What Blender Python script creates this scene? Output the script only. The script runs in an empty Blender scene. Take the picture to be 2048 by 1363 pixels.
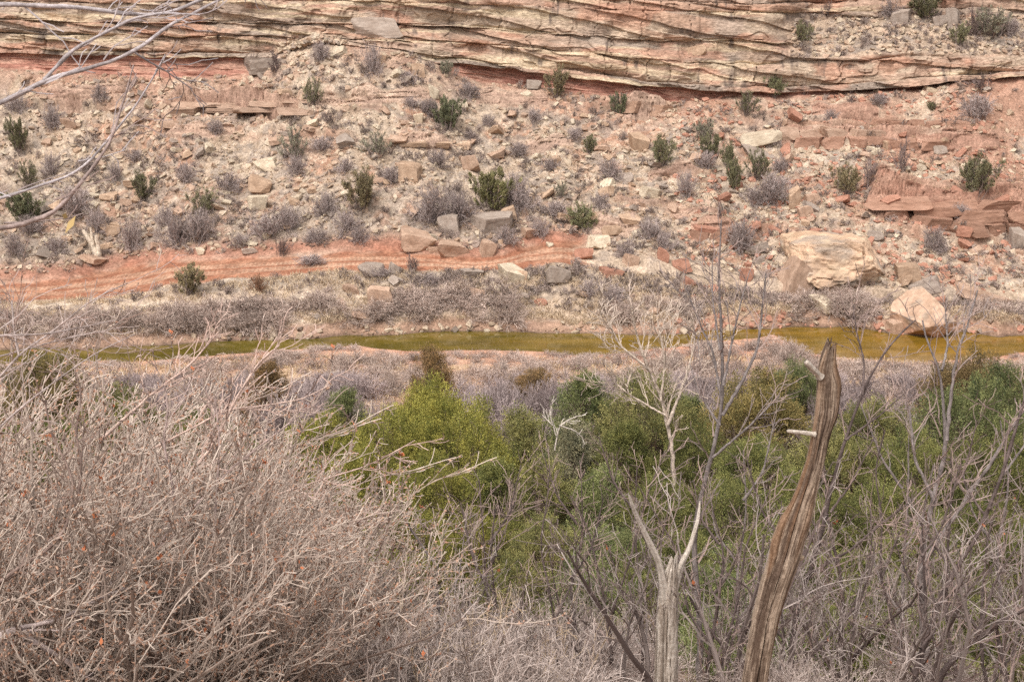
import bpy, math, random
import numpy as np
from mathutils import Vector

# ------------------------------------------------------------------ camera, sky, sun, exposure
scene = bpy.context.scene
COL = scene.collection
CH = 16.2                       # camera height above the creek
PITCH = math.radians(14.0)
FPX, CX, CY = 2844.0, 1024.0, 681.5
cam_d = bpy.data.cameras.new("camera")
cam = bpy.data.objects.new("camera", cam_d); COL.objects.link(cam)
cam.location = (0, 0, CH)
cam.rotation_euler = (math.radians(90) - PITCH, 0, 0)
cam_d.lens = 50.0; cam_d.sensor_width = 36.0
cam_d.clip_start = 0.05; cam_d.clip_end = 1000
cam_d.dof.use_dof = True; cam_d.dof.focus_distance = 60.0; cam_d.dof.aperture_fstop = 32.0
scene.camera = cam

SUN_EL, SUN_AZ = math.radians(56), math.radians(-150)     # azimuth measured from +Y towards +X
world = bpy.data.worlds.new("World"); scene.world = world
world.use_nodes = True
wn = world.node_tree.nodes; wl = world.node_tree.links
wn.clear()
sky = wn.new("ShaderNodeTexSky"); sky.sky_type = 'NISHITA'; sky.sun_disc = False
sky.sun_elevation = SUN_EL; sky.sun_rotation = SUN_AZ
sky.dust_density = 4.0; sky.air_density = 1.0
hs = wn.new("ShaderNodeHueSaturation"); hs.inputs['Saturation'].default_value = 0.10
bgn = wn.new("ShaderNodeBackground"); bgn.inputs['Strength'].default_value = 0.15
wo = wn.new("ShaderNodeOutputWorld")
wl.new(sky.outputs[0], hs.inputs['Color']); wl.new(hs.outputs[0], bgn.inputs['Color']); wl.new(bgn.outputs[0], wo.inputs['Surface'])
sun_d = bpy.data.lights.new("sun", 'SUN'); sun_d.energy = 1.0; sun_d.angle = math.radians(14)
sun_d.color = (1.0, 0.95, 0.87)
sun = bpy.data.objects.new("sun", sun_d); COL.objects.link(sun)
sd = Vector((math.sin(SUN_AZ) * math.cos(SUN_EL), math.cos(SUN_AZ) * math.cos(SUN_EL), math.sin(SUN_EL)))
sun.rotation_euler = sd.to_track_quat('Z', 'Y').to_euler()
sun.location = sd * 60
scene.view_settings.view_transform = 'Standard'
scene.view_settings.look = 'None'
scene.view_settings.exposure = 0.80
scene.view_settings.gamma = 1.0
scene.render.engine = 'CYCLES'
cy = scene.cycles
cy.max_bounces = 4; cy.diffuse_bounces = 2; cy.glossy_bounces = 2; cy.transmission_bounces = 2; cy.transparent_max_bounces = 4
cy.use_denoising = False
cy.caustics_reflective = False; cy.caustics_refractive = False

R0 = np.random.default_rng(7)
sp, cp = math.sin(PITCH), math.cos(PITCH)

def at(px, row, Y):
    """world point on the sight line of a photo position at ground distance Y"""
    px = np.asarray(px, float); row = np.asarray(row, float); Y = np.asarray(Y, float)
    a = (px - CX) / FPX; b = (row - CY) / FPX
    dy = cp - b * sp; dz = -sp - b * cp
    s = Y / dy
    return a * s, Y + 0 * a, CH + dz * s
def at_z(px, row, z):
    b = (row - CY) / FPX
    dy = cp - b * sp; dz = -sp - b * cp
    return at(px, row, (z - CH) / dz * dy)
def proj(x, y, z):
    d = y * cp - (z - CH) * sp
    v = y * sp + (z - CH) * cp
    return CX + FPX * x / d, CY - FPX * v / d, d
def muted(q, k=.22):
    l = (q * [.3, .55, .15]).sum(-1, keepdims=True); return q * (1 - k) + l * k * np.array([1.06, .99, .92])
def lin(r, g, b):
    f = lambda c: ((c / 255 + 0.055) / 1.055) ** 2.4 if c > 10 else c / 255 / 12.92
    return np.array([f(r), f(g), f(b)])

# ------------------------------------------------------------------ noise
def _hash(ix, iy, iz, seed):
    h = (ix.astype(np.int64) * 374761393 + iy.astype(np.int64) * 668265263 + iz.astype(np.int64) * 2147483647 + seed * 974634777) & 0xFFFFFFFF
    h = ((h ^ (h >> 13)) * 1274126177) & 0xFFFFFFFF
    h = ((h ^ (h >> 16)) * 2246822519) & 0xFFFFFFFF
    h = h ^ (h >> 15)
    return (h & 0xFFFFFF).astype(np.float64) / float(0xFFFFFF)
def noise2(x, y, seed=0):
    x = np.asarray(x, float); y = np.asarray(y, float) + 0 * x; x = x + 0 * y
    ix = np.floor(x); iy = np.floor(y); fx = x - ix; fy = y - iy
    fx = fx * fx * fx * (fx * (fx * 6 - 15) + 10); fy = fy * fy * fy * (fy * (fy * 6 - 15) + 10)
    z = np.zeros_like(ix)
    a = _hash(ix, iy, z, seed); b = _hash(ix + 1, iy, z, seed); c = _hash(ix, iy + 1, z, seed); d = _hash(ix + 1, iy + 1, z, seed)
    return (a + (b - a) * fx + (c - a) * fy + (a - b - c + d) * fx * fy) * 2 - 1
def fbm(x, y, seed=0, o=4, g=0.5):
    s = 0; a = 1; t = 0
    for k in range(o):
        s = s + a * noise2(x * 2.03 ** k + 13.1 * k, y * 2.03 ** k - 7.7 * k, seed + k); t += a; a *= g
    return s / t
def noise3(x, y, z, seed=0):
    ix = np.floor(x); iy = np.floor(y); iz = np.floor(z); fx = x - ix; fy = y - iy; fz = z - iz
    fx = fx * fx * (3 - 2 * fx); fy = fy * fy * (3 - 2 * fy); fz = fz * fz * (3 - 2 * fz)
    r = 0
    for dx in (0, 1):
        for dy in (0, 1):
            for dz in (0, 1):
                r = r + _hash(ix + dx, iy + dy, iz + dz, seed) * (fx if dx else 1 - fx) * (fy if dy else 1 - fy) * (fz if dz else 1 - fz)
    return r * 2 - 1
def fbm3(p, s, seed=0, o=3):
    r = 0; a = 1; t = 0
    for k in range(o):
        r = r + a * noise3(p[:, 0] * s, p[:, 1] * s, p[:, 2] * s, seed + k); t += a; a *= 0.5; s *= 2.1
    return r / t
def worley(x, y, seed=0):
    """cell id hashes, distance to centre, edge gap and offset of nearest cell"""
    ix = np.floor(x); iy = np.floor(y)
    f1 = np.full(x.shape, 9.0); f2 = np.full(x.shape, 9.0); h1 = np.zeros(x.shape); ox = np.zeros(x.shape); oy = np.zeros(x.shape)
    z = np.zeros_like(ix)
    for dx in (-1, 0, 1):
        for dy in (-1, 0, 1):
            cx = ix + dx; cy_ = iy + dy
            hx = _hash(cx, cy_, z, seed); hy = _hash(cx, cy_, z, seed + 5)
            ddx = x - (cx + hx); ddy = y - (cy_ + hy)
            d = np.sqrt(ddx * ddx + ddy * ddy)
            m = d < f1
            f2 = np.where(m, f1, np.minimum(f2, d))
            h1 = np.where(m, hx * 0.5 + hy * 0.5 + 0.13 * hx * hy, h1); ox = np.where(m, ddx, ox); oy = np.where(m, ddy, oy)
            f1 = np.where(m, d, f1)
    return h1, f1, f2 - f1, ox, oy
def sstep(a, b, x):
    t = np.clip((x - a) / (b - a), 0, 1); return t * t * (3 - 2 * t)
def mixc(a, b, t):
    return a * (1 - t[..., None]) + b * t[..., None]

# ------------------------------------------------------------------ mesh helpers
def mesh_np(name, V, F, mats, cols=None, smooth=False):
    """V (n,3); F list of int arrays (m,k)"""
    if not isinstance(F, (list, tuple)): F = [F]
    F = [np.asarray(f) for f in F if len(f)]
    me = bpy.data.meshes.new(name)
    V = np.ascontiguousarray(V, np.float32)
    me.vertices.add(len(V)); me.vertices.foreach_set("co", V.ravel())
    loops = np.concatenate([f.ravel() for f in F]).astype(np.int32)
    tot = np.concatenate([np.full(len(f), f.shape[1]) for f in F]).astype(np.int32)
    start = np.concatenate([[0], np.cumsum(tot)[:-1]]).astype(np.int32)
    me.loops.add(len(loops)); me.loops.foreach_set("vertex_index", loops)
    me.polygons.add(len(tot)); me.polygons.foreach_set("loop_start", start); me.polygons.foreach_set("loop_total", tot)
    me.polygons.foreach_set("use_smooth", np.full(len(tot), bool(smooth)))
    if cols is not None:
        ca = me.color_attributes.new("Col", 'FLOAT_COLOR', 'POINT')
        c4 = np.ones((len(V), 4), np.float32); c4[:, :3] = cols
        ca.data.foreach_set("color", c4.ravel())
    me.update(calc_edges=True)
    for m in (mats if isinstance(mats, (list, tuple)) else [mats]): me.materials.append(m)
    return me
def tag(o, label=None, cat=None, group=None, kind=None):
    if label: o["label"] = label
    if cat: o["category"] = cat
    if group: o["group"] = group
    if kind: o["kind"] = kind
    return o
def link(name, me, parent=None, loc=(0, 0, 0), rot=(0, 0, 0), scale=(1, 1, 1), color=None):
    o = bpy.data.objects.new(name, me); COL.objects.link(o)
    o.location = loc; o.rotation_euler = rot; o.scale = scale
    if parent: o.parent = parent
    if color is not None: o.color = (color[0], color[1], color[2], 1)
    return o
def empty(name, loc=(0, 0, 0), rot=(0, 0, 0), scale=(1, 1, 1)):
    o = bpy.data.objects.new(name, None); COL.objects.link(o)
    o.location = loc; o.rotation_euler = rot; o.scale = scale; o.empty_display_size = 0.2
    return o
def put(parts, name, loc, rot, scale, label, cat, group=None, colors=None):
    """parts: list of (part_name, mesh); a single part becomes the thing itself"""
    if len(parts) == 1:
        o = link(name, parts[0][1], None, loc, rot, scale, colors[0] if colors else (1, 1, 1))
        return tag(o, label, cat, group)
    t = tag(empty(name, loc, rot, scale), label, cat, group)
    for k, (pn, me) in enumerate(parts):
        link(pn, me, t, color=(colors[k] if colors else (1, 1, 1)))
    return t
def tubes(P, R, S=3):
    """P (N,K,3) polylines, R (N,K) radii -> verts, quad faces"""
    N, K, _ = P.shape
    T = np.empty_like(P); T[:, 1:-1] = P[:, 2:] - P[:, :-2]; T[:, 0] = P[:, 1] - P[:, 0]; T[:, -1] = P[:, -1] - P[:, -2]
    T /= np.linalg.norm(T, axis=2, keepdims=True) + 1e-9
    m = np.abs(T.mean(1)); ref = np.zeros((N, 3)); ref[np.arange(N), m.argmin(1)] = 1
    U = np.cross(T, ref[:, None, :]); U /= np.linalg.norm(U, axis=2, keepdims=True) + 1e-9
    W = np.cross(T, U)
    a = np.arange(S) * 2 * math.pi / S
    V = P[:, :, None, :] + R[:, :, None, None] * (np.cos(a)[None, None, :, None] * U[:, :, None, :] + np.sin(a)[None, None, :, None] * W[:, :, None, :])
    idx = np.arange(N * K * S).reshape(N, K, S)
    A = idx[:, :-1, :]; B = idx[:, 1:, :]; A2 = np.roll(A, -1, 2); B2 = np.roll(B, -1, 2)
    F = np.stack([A, A2, B2, B], -1).reshape(-1, 4)
    return V.reshape(-1, 3), F
def joinvf(lst, cols=None):
    V = []; F = []; o = 0
    for v, f in lst: V.append(v); F.append(f + o); o += len(v)
    return np.concatenate(V), np.concatenate(F)
def branches(rng, P, R, n, L, ang, K=4, curl=0.25, up=0.0, rr=0.6, tmin=0.2, tip=0.35, bias=None, tmax=1.0, rmin=0.0):
    """n children for every parent polyline"""
    N, KP, _ = P.shape
    M = N * n
    par = np.repeat(np.arange(N), n)
    t = (tmin + (tmax - tmin) * ((np.tile(np.arange(n), N) + rng.random(M)) / n)) * (KP - 1)
    i = np.minimum(t.astype(int), KP - 2); f = (t - i)[:, None]
    A = P[par, i]; B = P[par, i + 1]; pos = A * (1 - f) + B * f
    T = B - A; plen = np.linalg.norm(P[:, -1] - P[:, 0], axis=1)[par]
    T /= np.linalg.norm(T, axis=1, keepdims=True) + 1e-9
    r0 = (R[par, i] * (1 - f[:, 0]) + R[par, i + 1] * f[:, 0]) * rr
    q = rng.normal(size=(M, 3)); q -= (q * T).sum(1, keepdims=True) * T; q /= np.linalg.norm(q, axis=1, keepdims=True)
    a = rng.uniform(ang[0], ang[1], M)[:, None]
    d = np.cos(a) * T + np.sin(a) * q
    if bias is not None: d = d + np.array(bias)
    d /= np.linalg.norm(d, axis=1, keepdims=True)
    ln = rng.uniform(L[0], L[1], M) * (1.15 - 0.5 * t / (KP - 1))
    if L[1] < 1.5 and L[0] < 0: ln = plen * rng.uniform(-L[0], L[1], M)
    out = np.empty((M, K, 3)); out[:, 0] = pos
    for k in range(1, K):
        d = d + rng.normal(size=(M, 3)) * curl; d[:, 2] += up
        d /= np.linalg.norm(d, axis=1, keepdims=True)
        out[:, k] = out[:, k - 1] + d * (ln / (K - 1))[:, None]
    RR = np.maximum(r0[:, None] * np.linspace(1, tip, K)[None, :], rmin)
    return out, RR

# ------------------------------------------------------------------ materials
def mat(name, build):
    m = bpy.data.materials.new(name); m.use_nodes = True
    nt = m.node_tree; nt.nodes.clear()
    out = nt.nodes.new("ShaderNodeOutputMaterial"); b = nt.nodes.new("ShaderNodeBsdfPrincipled")
    nt.links.new(b.outputs[0], out.inputs[0])
    b.inputs['Roughness'].default_value = 0.9
    b.inputs['Specular IOR Level'].default_value = 0.15
    build(nt, b)
    return m
def N(nt, t, **kw):
    n = nt.nodes.new(t)
    for k, v in kw.items():
        if k in n.inputs: n.inputs[k].default_value = v
        else: setattr(n, k, v)
    return n
def mul(nt, a, b, fac=1.0, blend='MULTIPLY'):
    m = nt.nodes.new("ShaderNodeMix"); m.data_type = 'RGBA'; m.blend_type = blend; m.inputs[0].default_value = fac
    for s, v in ((6, a), (7, b)):
        if hasattr(v, 'is_output'): nt.links.new(v, m.inputs[s])
        else: m.inputs[s].default_value = (*v, 1)
    return m.outputs[2]
def noise_ramp(nt, vec, scale, lo, hi, p0=0.3, p1=0.7, detail=4, rough=0.6):
    n = N(nt, "ShaderNodeTexNoise", Scale=scale, Detail=detail, Roughness=rough); nt.links.new(vec, n.inputs['Vector'])
    r = nt.nodes.new("ShaderNodeValToRGB"); r.color_ramp.elements[0].position = p0; r.color_ramp.elements[1].position = p1
    r.color_ramp.elements[0].color = (*lo, 1); r.color_ramp.elements[1].color = (*hi, 1)
    nt.links.new(n.outputs[0], r.inputs[0]); return r.outputs[0], n.outputs[0]
def coords(nt, sc=(1, 1, 1)):
    tc = nt.nodes.new("ShaderNodeTexCoord"); mp = nt.nodes.new("ShaderNodeMapping"); mp.inputs['Scale'].default_value = sc
    nt.links.new(tc.outputs['Object'], mp.inputs['Vector']); return mp.outputs[0]
def bump(nt, b, h, strength, dist):
    bn = N(nt, "ShaderNodeBump", Strength=strength, Distance=dist); nt.links.new(h, bn.inputs['Height']); nt.links.new(bn.outputs[0], b.inputs['Normal'])
def attr(nt):
    a = nt.nodes.new("ShaderNodeVertexColor"); a.layer_name = "Col"; return a.outputs[0]
def objcol(nt):
    return nt.nodes.new("ShaderNodeObjectInfo").outputs['Color']

def b_ground(sc, bs, bd, stretch=(1, 1, 1)):
    def f(nt, b):
        v = coords(nt, stretch)
        c1, h1 = noise_ramp(nt, v, sc, (0.72, 0.70, 0.68), (1.22, 1.2, 1.18))
        c2, h2 = noise_ramp(nt, v, sc * 6, (0.68, 0.66, 0.64), (1.25, 1.25, 1.25), 0.35, 0.65, 3)
        c = mul(nt, mul(nt, attr(nt), c1), c2)
        nt.links.new(c, b.inputs['Base Color']); bump(nt, b, h2, bs, bd)
    return f
M_soil = mat("rocky_soil", b_ground(1.6, 0.5, 0.05))
M_cliff = mat("layered_sandstone", b_ground(1.1, 0.6, 0.04, (0.6, 0.6, 2.2)))
M_road = mat("red_dirt", b_ground(1.2, 0.5, 0.03))
M_near = mat("litter_soil", b_ground(2.5, 0.8, 0.05))
def b_rock(useattr):
    def f(nt, b):
        v = coords(nt)
        c1, h1 = noise_ramp(nt, v, 2.2, (0.74, 0.68, 0.64), (1.15, 1.15, 1.15), 0.32, 0.66, 5, 0.65)
        c2, h2 = noise_ramp(nt, v, 11, (0.78, 0.77, 0.76), (1.14, 1.14, 1.14), 0.3, 0.7, 4)
        c = mul(nt, mul(nt, attr(nt) if useattr else objcol(nt), c1), c2)
        nt.links.new(c, b.inputs['Base Color']); bump(nt, b, h2, 0.7, 0.03)
    return f
M_rock = mat("sandstone_rock", b_rock(False))
M_rubble = mat("sandstone_rubble", b_rock(True))
def b_attr_obj(nt, b):
    nt.links.new(mul(nt, attr(nt), objcol(nt)), b.inputs['Base Color'])
def b_leaf(nt, b):
    b_attr_obj(nt, b); b.inputs['Roughness'].default_value = 0.75
M_leaf = mat("juniper_needles", b_leaf)
M_twig = mat("twig_bark", b_attr_obj)
M_grass = mat("dry_grass_blades", lambda nt, b: nt.links.new(attr(nt), b.inputs['Base Color']) and None)
def b_bark(nt, b):
    v = coords(nt)
    c1, h1 = noise_ramp(nt, v, 14, (0.6, 0.58, 0.57), (1.25, 1.25, 1.25), 0.35, 0.65, 5)
    c2, h2 = noise_ramp(nt, v, 90, (0.75, 0.74, 0.73), (1.2, 1.2, 1.2), 0.35, 0.65, 3)
    nt.links.new(mul(nt, mul(nt, mul(nt, attr(nt), objcol(nt)), c1), c2), b.inputs['Base Color'])
    bump(nt, b, h2, 0.5, 0.004)
M_bark = mat("grey_bark", b_bark)
def b_snag(nt, b):
    v = coords(nt)
    c2, h2 = noise_ramp(nt, v, 60, (0.7, 0.66, 0.62), (1.25, 1.25, 1.25), 0.35, 0.65, 6, 0.7)
    nt.links.new(mul(nt, attr(nt), c2), b.inputs['Base Color']); bump(nt, b, h2, 0.8, 0.004)
M_snag = mat("weathered_wood", b_snag)
def b_water(nt, b):
    v = coords(nt, (0.25, 0.8, 1))
    c1, h1 = noise_ramp(nt, v, 1.3, (0.125, 0.10, 0.018), (0.25, 0.18, 0.035), 0.36, 0.66, 6, 0.65)
    nt.links.new(mul(nt, c1, attr(nt)), b.inputs['Base Color'])
    b.inputs['Roughness'].default_value = 0.07; b.inputs['IOR'].default_value = 1.33; b.inputs['Specular IOR Level'].default_value = 0.5
    w = coords(nt, (1, 2.5, 1)); n = N(nt, "ShaderNodeTexNoise", Scale=3.0, Detail=3); nt.links.new(w, n.inputs['Vector'])
    bump(nt, b, n.outputs[0], 0.12, 0.02)
M_water = mat("creek_water", b_water)

# ------------------------------------------------------------------ far side terrain, lofted across the canyon
def curve(pts): 
    p = np.array(pts, float); return lambda px: np.interp(px, p[:, 0], p[:, 1])
far_edge = curve([(-400, 705), (0, 699), (222, 695), (308, 690), (444, 681), (650, 676), (700, 670), (783, 669), (851, 664), (1000, 663), (1158, 666), (1200, 669), (1300, 672), (1416, 662), (1536, 657), (1690, 652), (1758, 662), (1860, 676), (1929, 662), (1997, 674), (2048, 671), (2500, 668)])
near_edge = curve([(-400, 745), (0, 730), (137, 722), (256, 726), (393, 715), (547, 702), (700, 692), (817, 702), (940, 701), (1073, 704), (1158, 712), (1210, 708), (1340, 696), (1430, 684), (1500, 676), (1545, 668), (1580, 690), (1610, 706), (1700, 716), (1826, 726), (1940, 722), (2048, 706), (2500, 700)])
road_lo = curve([(-400, 622), (0, 602), (102, 599), (205, 595), (290, 582), (342, 566), (478, 556), (581, 548), (700, 538), (817, 537), (953, 542), (1005, 537), (1056, 530), (1124, 526), (1190, 540), (1300, 552), (1400, 570), (1500, 590), (1600, 600), (2048, 615), (2500, 620)])
road_hi = curve([(-400, 590), (0, 566), (137, 556), (239, 533), (342, 521), (513, 513), (700, 502), (780, 500), (850, 506), (953, 514), (1005, 508), (1056, 490), (1107, 481), (1158, 480), (1200, 500), (1300, 520), (1400, 530), (1500, 556), (1600, 575), (2048, 588), (2500, 590)])
cliff_lo = curve([(-400, 130), (0, 136), (300, 156), (480, 150), (560, 108), (640, 88), (750, 98), (860, 122), (950, 162), (1100, 179), (1350, 208), (1480, 192), (1600, 188), (1830, 181), (1930, 160), (2048, 152), (2500, 150)])
red_top = curve([(-400, 92), (0, 100), (300, 112), (600, 120), (900, 130), (1100, 156), (1300, 172), (1500, 182), (1700, 180), (1900, 162), (2048, 150), (2500, 145)])

pxs = np.concatenate([np.arange(-420, -60, 14), np.arange(-60, 2110, 1.9), np.arange(2110, 2480, 14)])
NP_ = len(pxs)
def cY(row, Y): x, y, z = at(pxs, row, Y); return np.stack([x, y, z], -1)
def cZ(row, z): x, y, z2 = at_z(pxs, row, z); return np.stack([x, y, z2 + 0 * x], -1)
C1 = cZ(far_edge(pxs), 0.0)
C0 = C1.copy(); C0[:, 1] -= 3.5; C0[:, 2] = -0.9
bank_h = 0.55 + 0.25 * noise2(pxs / 130, 0 * pxs, 3) + 0.25 * sstep(1300, 1700, pxs)
C2 = C1.copy(); C2[:, 1] += 1.1 + 0.5 * noise2(pxs / 90, 0 * pxs, 4); C2[:, 2] = bank_h
C2[:, 0] = (pxs - CX) / FPX * (C2[:, 1] * cp - (C2[:, 2] - CH) * sp)
C3 = cY(road_lo(pxs), 71.3)
C3[:, :] = cY(road_lo(pxs), np.clip(71.3, C2[:, 1] + 1.2, None))
C4 = cZ(road_hi(pxs), C3[:, 2] + np.interp(pxs, [0, 1100, 1300, 2048], [0.35, 0.45, 0.7, 0.6]))
mid = 0.5 * (road_hi(pxs) + cliff_lo(pxs)) + 8 * noise2(pxs / 170, 0 * pxs, 6)
C6 = cY(cliff_lo(pxs), 90.0 + 0.8 * noise2(pxs / 260, 0 * pxs, 8))
C5 = cY(mid, 0.5 * (C4[:, 1] + C6[:, 1]) + 0.6)
rt = red_top(pxs); bench = sstep(1520, 1640, pxs)
r7 = np.minimum(cliff_lo(pxs) - 8, 114 + 0 * pxs) ; r7 = np.where(bench > 0, r7 * 1.0, r7)
C7 = cY(r7, C6[:, 1] + 0.45)
r8 = r7 - 70
fan = np.exp(-((pxs - 640) / 90.0) ** 2)
C8 = cY(np.where(pxs > 1500, np.interp(bench, [0, 1], [44, 32]), np.minimum(r8, 44)), C7[:, 1] + 0.7 + 3.4 * bench)
C9 = cY(-60 + 0 * pxs, C8[:, 1] + 0.9)
C10 = cY(-190 + 0 * pxs, C9[:, 1] + 1.6)
C11 = C10.copy(); C11[:, 1] += 14; C11[:, 2] += 1.2
C12 = C10.copy(); C12[:, 1] += 90; C12[:, 0] *= 1.6; C12[:, 2] += 4
CS = [C0, C1, C2, C3, C4, C5, C6, C7, C8, C9, C10, C11, C12]
NS = [12, 46, 64, 78, 210, 210, 95, 100, 90, 40, 20, 10]
rows = []; kk = []
for k in range(len(NS)):
    e = NS[k] + (1 if k == len(NS) - 1 else 0)
    t = (np.arange(e) / NS[k])[:, None, None]
    rows.append(CS[k][None] * (1 - t) + CS[k + 1][None] * t); kk.append(k + t[:, 0, 0])
G = np.concatenate(rows); KK = np.concatenate(kk)      # (rows, cols, 3)
for it in range(3):                                    # soften the profile corners
    G[1:-1] = 0.25 * G[:-2] + 0.5 * G[1:-1] + 0.25 * G[2:]
S = KK[:, None] + 0 * pxs[None]; PX = pxs[None] + 0 * S
X, Y, Z = G[..., 0].copy(), G[..., 1].copy(), G[..., 2].copy()
ROW = proj(X, Y, Z)[1]
# masks
road_f = S - 3.0
edge_n = 0.10 * fbm(X / 1.1, Y / 0.8, 21, 3)
road_m = sstep(-0.06, 0.06, road_f + edge_n) * sstep(-0.10, 0.10, 1 - road_f + edge_n * 1.4) * sstep(1188, 1150, PX + 30 * fbm(X / 1.5, Y / 1.0, 5, 3))
cliff_m = sstep(5.93, 6.03, S) * (1 - 0.75 * bench[None] * sstep(6.95, 7.06, S) * sstep(8.02, 7.9, S))
cliff_m = cliff_m * sstep(10.3, 9.9, S)
debris = fan[None] * sstep(6.0, 6.1, S) * sstep(7.3, 6.9, S)
cliff_m = cliff_m * (1 - 0.8 * debris)
out_spots = [(460, 212, 150, 30, 1.0), (1900, 430, 200, 46, 1.0), (1720, 258, 190, 28, .9), (2010, 405, 130, 26, 1), (640, 275, 110, 22, .7), (1280, 215, 150, 14, .8), (1390, 350, 70, 14, .7), (470, 280, 90, 14, .5), (820, 285, 80, 14, .7), (1490, 448, 90, 20, .8), (1320, 400, 90, 14, .6), (700, 205, 60, 20, .6), (120, 210, 120, 20, .6), (250, 300, 80, 12, .5), (1020, 440, 60, 16, .5), (1960, 480, 60, 24, .6)]
out_m = np.zeros_like(X)
wob = fbm(X / 1.4, Z / 0.8, 31, 3)
for (a, b_, w, h, s_) in out_spots:
    d = np.sqrt(((PX - a) / w) ** 2 + ((ROW - b_) / h) ** 2) + 0.45 * wob
    out_m = np.maximum(out_m, s_ * sstep(1.0, 0.7, d))
out_m *= sstep(4.1, 4.3, S) * (1 - sstep(5.9, 6.0, S))
slope_m = sstep(4.02, 4.25, S) * (1 - cliff_m)
flat_m = (1 - sstep(3.9, 4.1, S)) * sstep(1.2, 2.0, S)
# strata
zred = np.stack(at(pxs, rt, 90.4))[2]
zm_ = float(zred.mean()); zr_ = zm_ + (zred[None] - zm_) * np.clip(1 - (Z - zred[None]) / 5.5, .25, 1)
t = Z - zr_ + 0.13 * fbm(X / 5.0, Z / 1.1, 40, 3) + 0.16 * noise2(X / 14, 0 * X, 41) + .05 * noise2(X / .9, Z / .4, 240)
rb = np.random.default_rng(12)
th = rb.choice([0.10, 0.18, 0.34, 0.6, 0.9, 1.2], 60, p=[.20, .20, .20, .17, .15, .08]) * rb.uniform(.8, 1.2, 60)
bounds = -9 + np.cumsum(th); 
idx = np.clip(np.searchsorted(bounds, t), 1, 59)
lo = bounds[idx - 1]; thk = bounds[idx] - lo
fr = np.clip((t - lo) / thk, 0, 1)
bw = rb.uniform(0.7, 3.0, 60)[idx]; bo = rb.uniform(0, 50, 60)[idx]
bxx = (X + bo) / bw + 0.10 * noise2(X / 0.9, t / 0.35, 44)
hb_w = 0; bid = np.floor(bxx); bf = bxx - bid
hb = _hash(bid, idx.astype(float), 0 * bid, 77); hb2 = _hash(bid, idx.astype(float), 0 * bid, 78)
layoff = rb.uniform(-1, 1, 60)[idx]
gap = np.minimum(fr, 1 - fr) * thk
gapx = np.minimum(bf, 1 - bf) * bw
crk = 0.05 + 0.95 * sstep(-0.05, 0.4, noise2(X / 2.3, idx * 3.3, 46))
qn = noise2(X / 2.4 + 3 * t, idx * 7.7, 241); qn2 = noise2(X / 1.1, idx * 4.3 + t * 1.5, 242)
stepq = sstep(-.04, .04, qn - .1) + .5 * sstep(-.03, .03, qn2 - .25) - .6 * sstep(-.03, .03, -qn2 - .3)
depth = 0.17 * layoff + 0.26 * stepq + .05 * (hb * 2 - 1) + 0.10 * (hb2 - .5) * (bf - .5) * 2
depth -= 0.18 * crk * np.exp(-(gap / 0.040) ** 2) + 0.20 * np.exp(-(gapx / 0.04) ** 2) * (hb2 > .66)
depth += 0.05 * (1 - (2 * fr - 1) ** 4) * np.minimum(thk / .3, 1) + 0.06 * fr * (layoff > 0)
massive = (thk > .33).astype(float)
lam = sstep(-.1, .35, noise2(X / 5.0, idx * 1.7, 146)) * (1 - .8 * massive) + .12
depth += 0.075 * lam * fbm(X / 0.9, t / 0.06, 47, 3) + massive * .07 * noise2(X / .8, t / .5, 147) + 0.42 * fbm(X / 4.5, t / 1.3, 48, 3)
led = sstep(.25, .5, noise2(X / 6.0, idx * 5.1, 148)); depth -= led * .24 * np.exp(-(fr * thk / .13) ** 2) + 0.03 * fbm(X / 0.15, t / 0.08, 49, 2)
red_m = sstep(0.04, -0.04, t) * sstep(-2.4, -2.0, t)
depth_red = -0.30 + 0.10 * (noise2(X / 1.8, t / 0.10, 52)) + 0.12 * fbm(X / 0.8, t / 0.3, 53, 4) + 0.28 * sstep(0, -1.4, t)
dep = depth * (1 - red_m) + depth_red * red_m
# carry talus surface relief
w1 = worley(X / 0.75 + 0.3 * noise2(X, Z, 60), Y / 0.75 * 1.1, 61)
w2 = worley(X / 0.28, Y / 0.28, 62)
def relief(w, a, tilt):
    h, d, e, ox, oy = w
    hh = (h * 7.31) % 1.0; h3 = (h * 17.7) % 1.0; h4 = (h * 29.3) % 1.0
    return a * (sstep(0.02, 0.16, e) * (0.25 + 0.75 * hh) + tilt * ((h3 - .5) * ox + (h4 - .5) * oy)) * (hh > 0.35)
rocky = 0.35 + 0.65 * sstep(-0.25, 0.35, fbm(X / 3.5, Y / 3.0, 63, 3))
rel = relief(w1, 0.17, 1.3) * rocky * 0.8 + relief(w2, 0.06, 1.0) * (0.5 + 0.5 * rocky)
rel += 0.45 * fbm(X / 6.0, Y / 5.0, 64, 3) + 0.14 * fbm(X / 1.2, Y / 1.0, 65, 4)
# gullies running down the slope
gul = fbm(X / 2.6 + 0.3 * fbm(X / 5, Y / 5, 66, 2), Y / 16, 67, 3)
rel += 0.55 * gul * sstep(4.2, 4.8, S) * sstep(6.0, 5.6, S)
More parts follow.
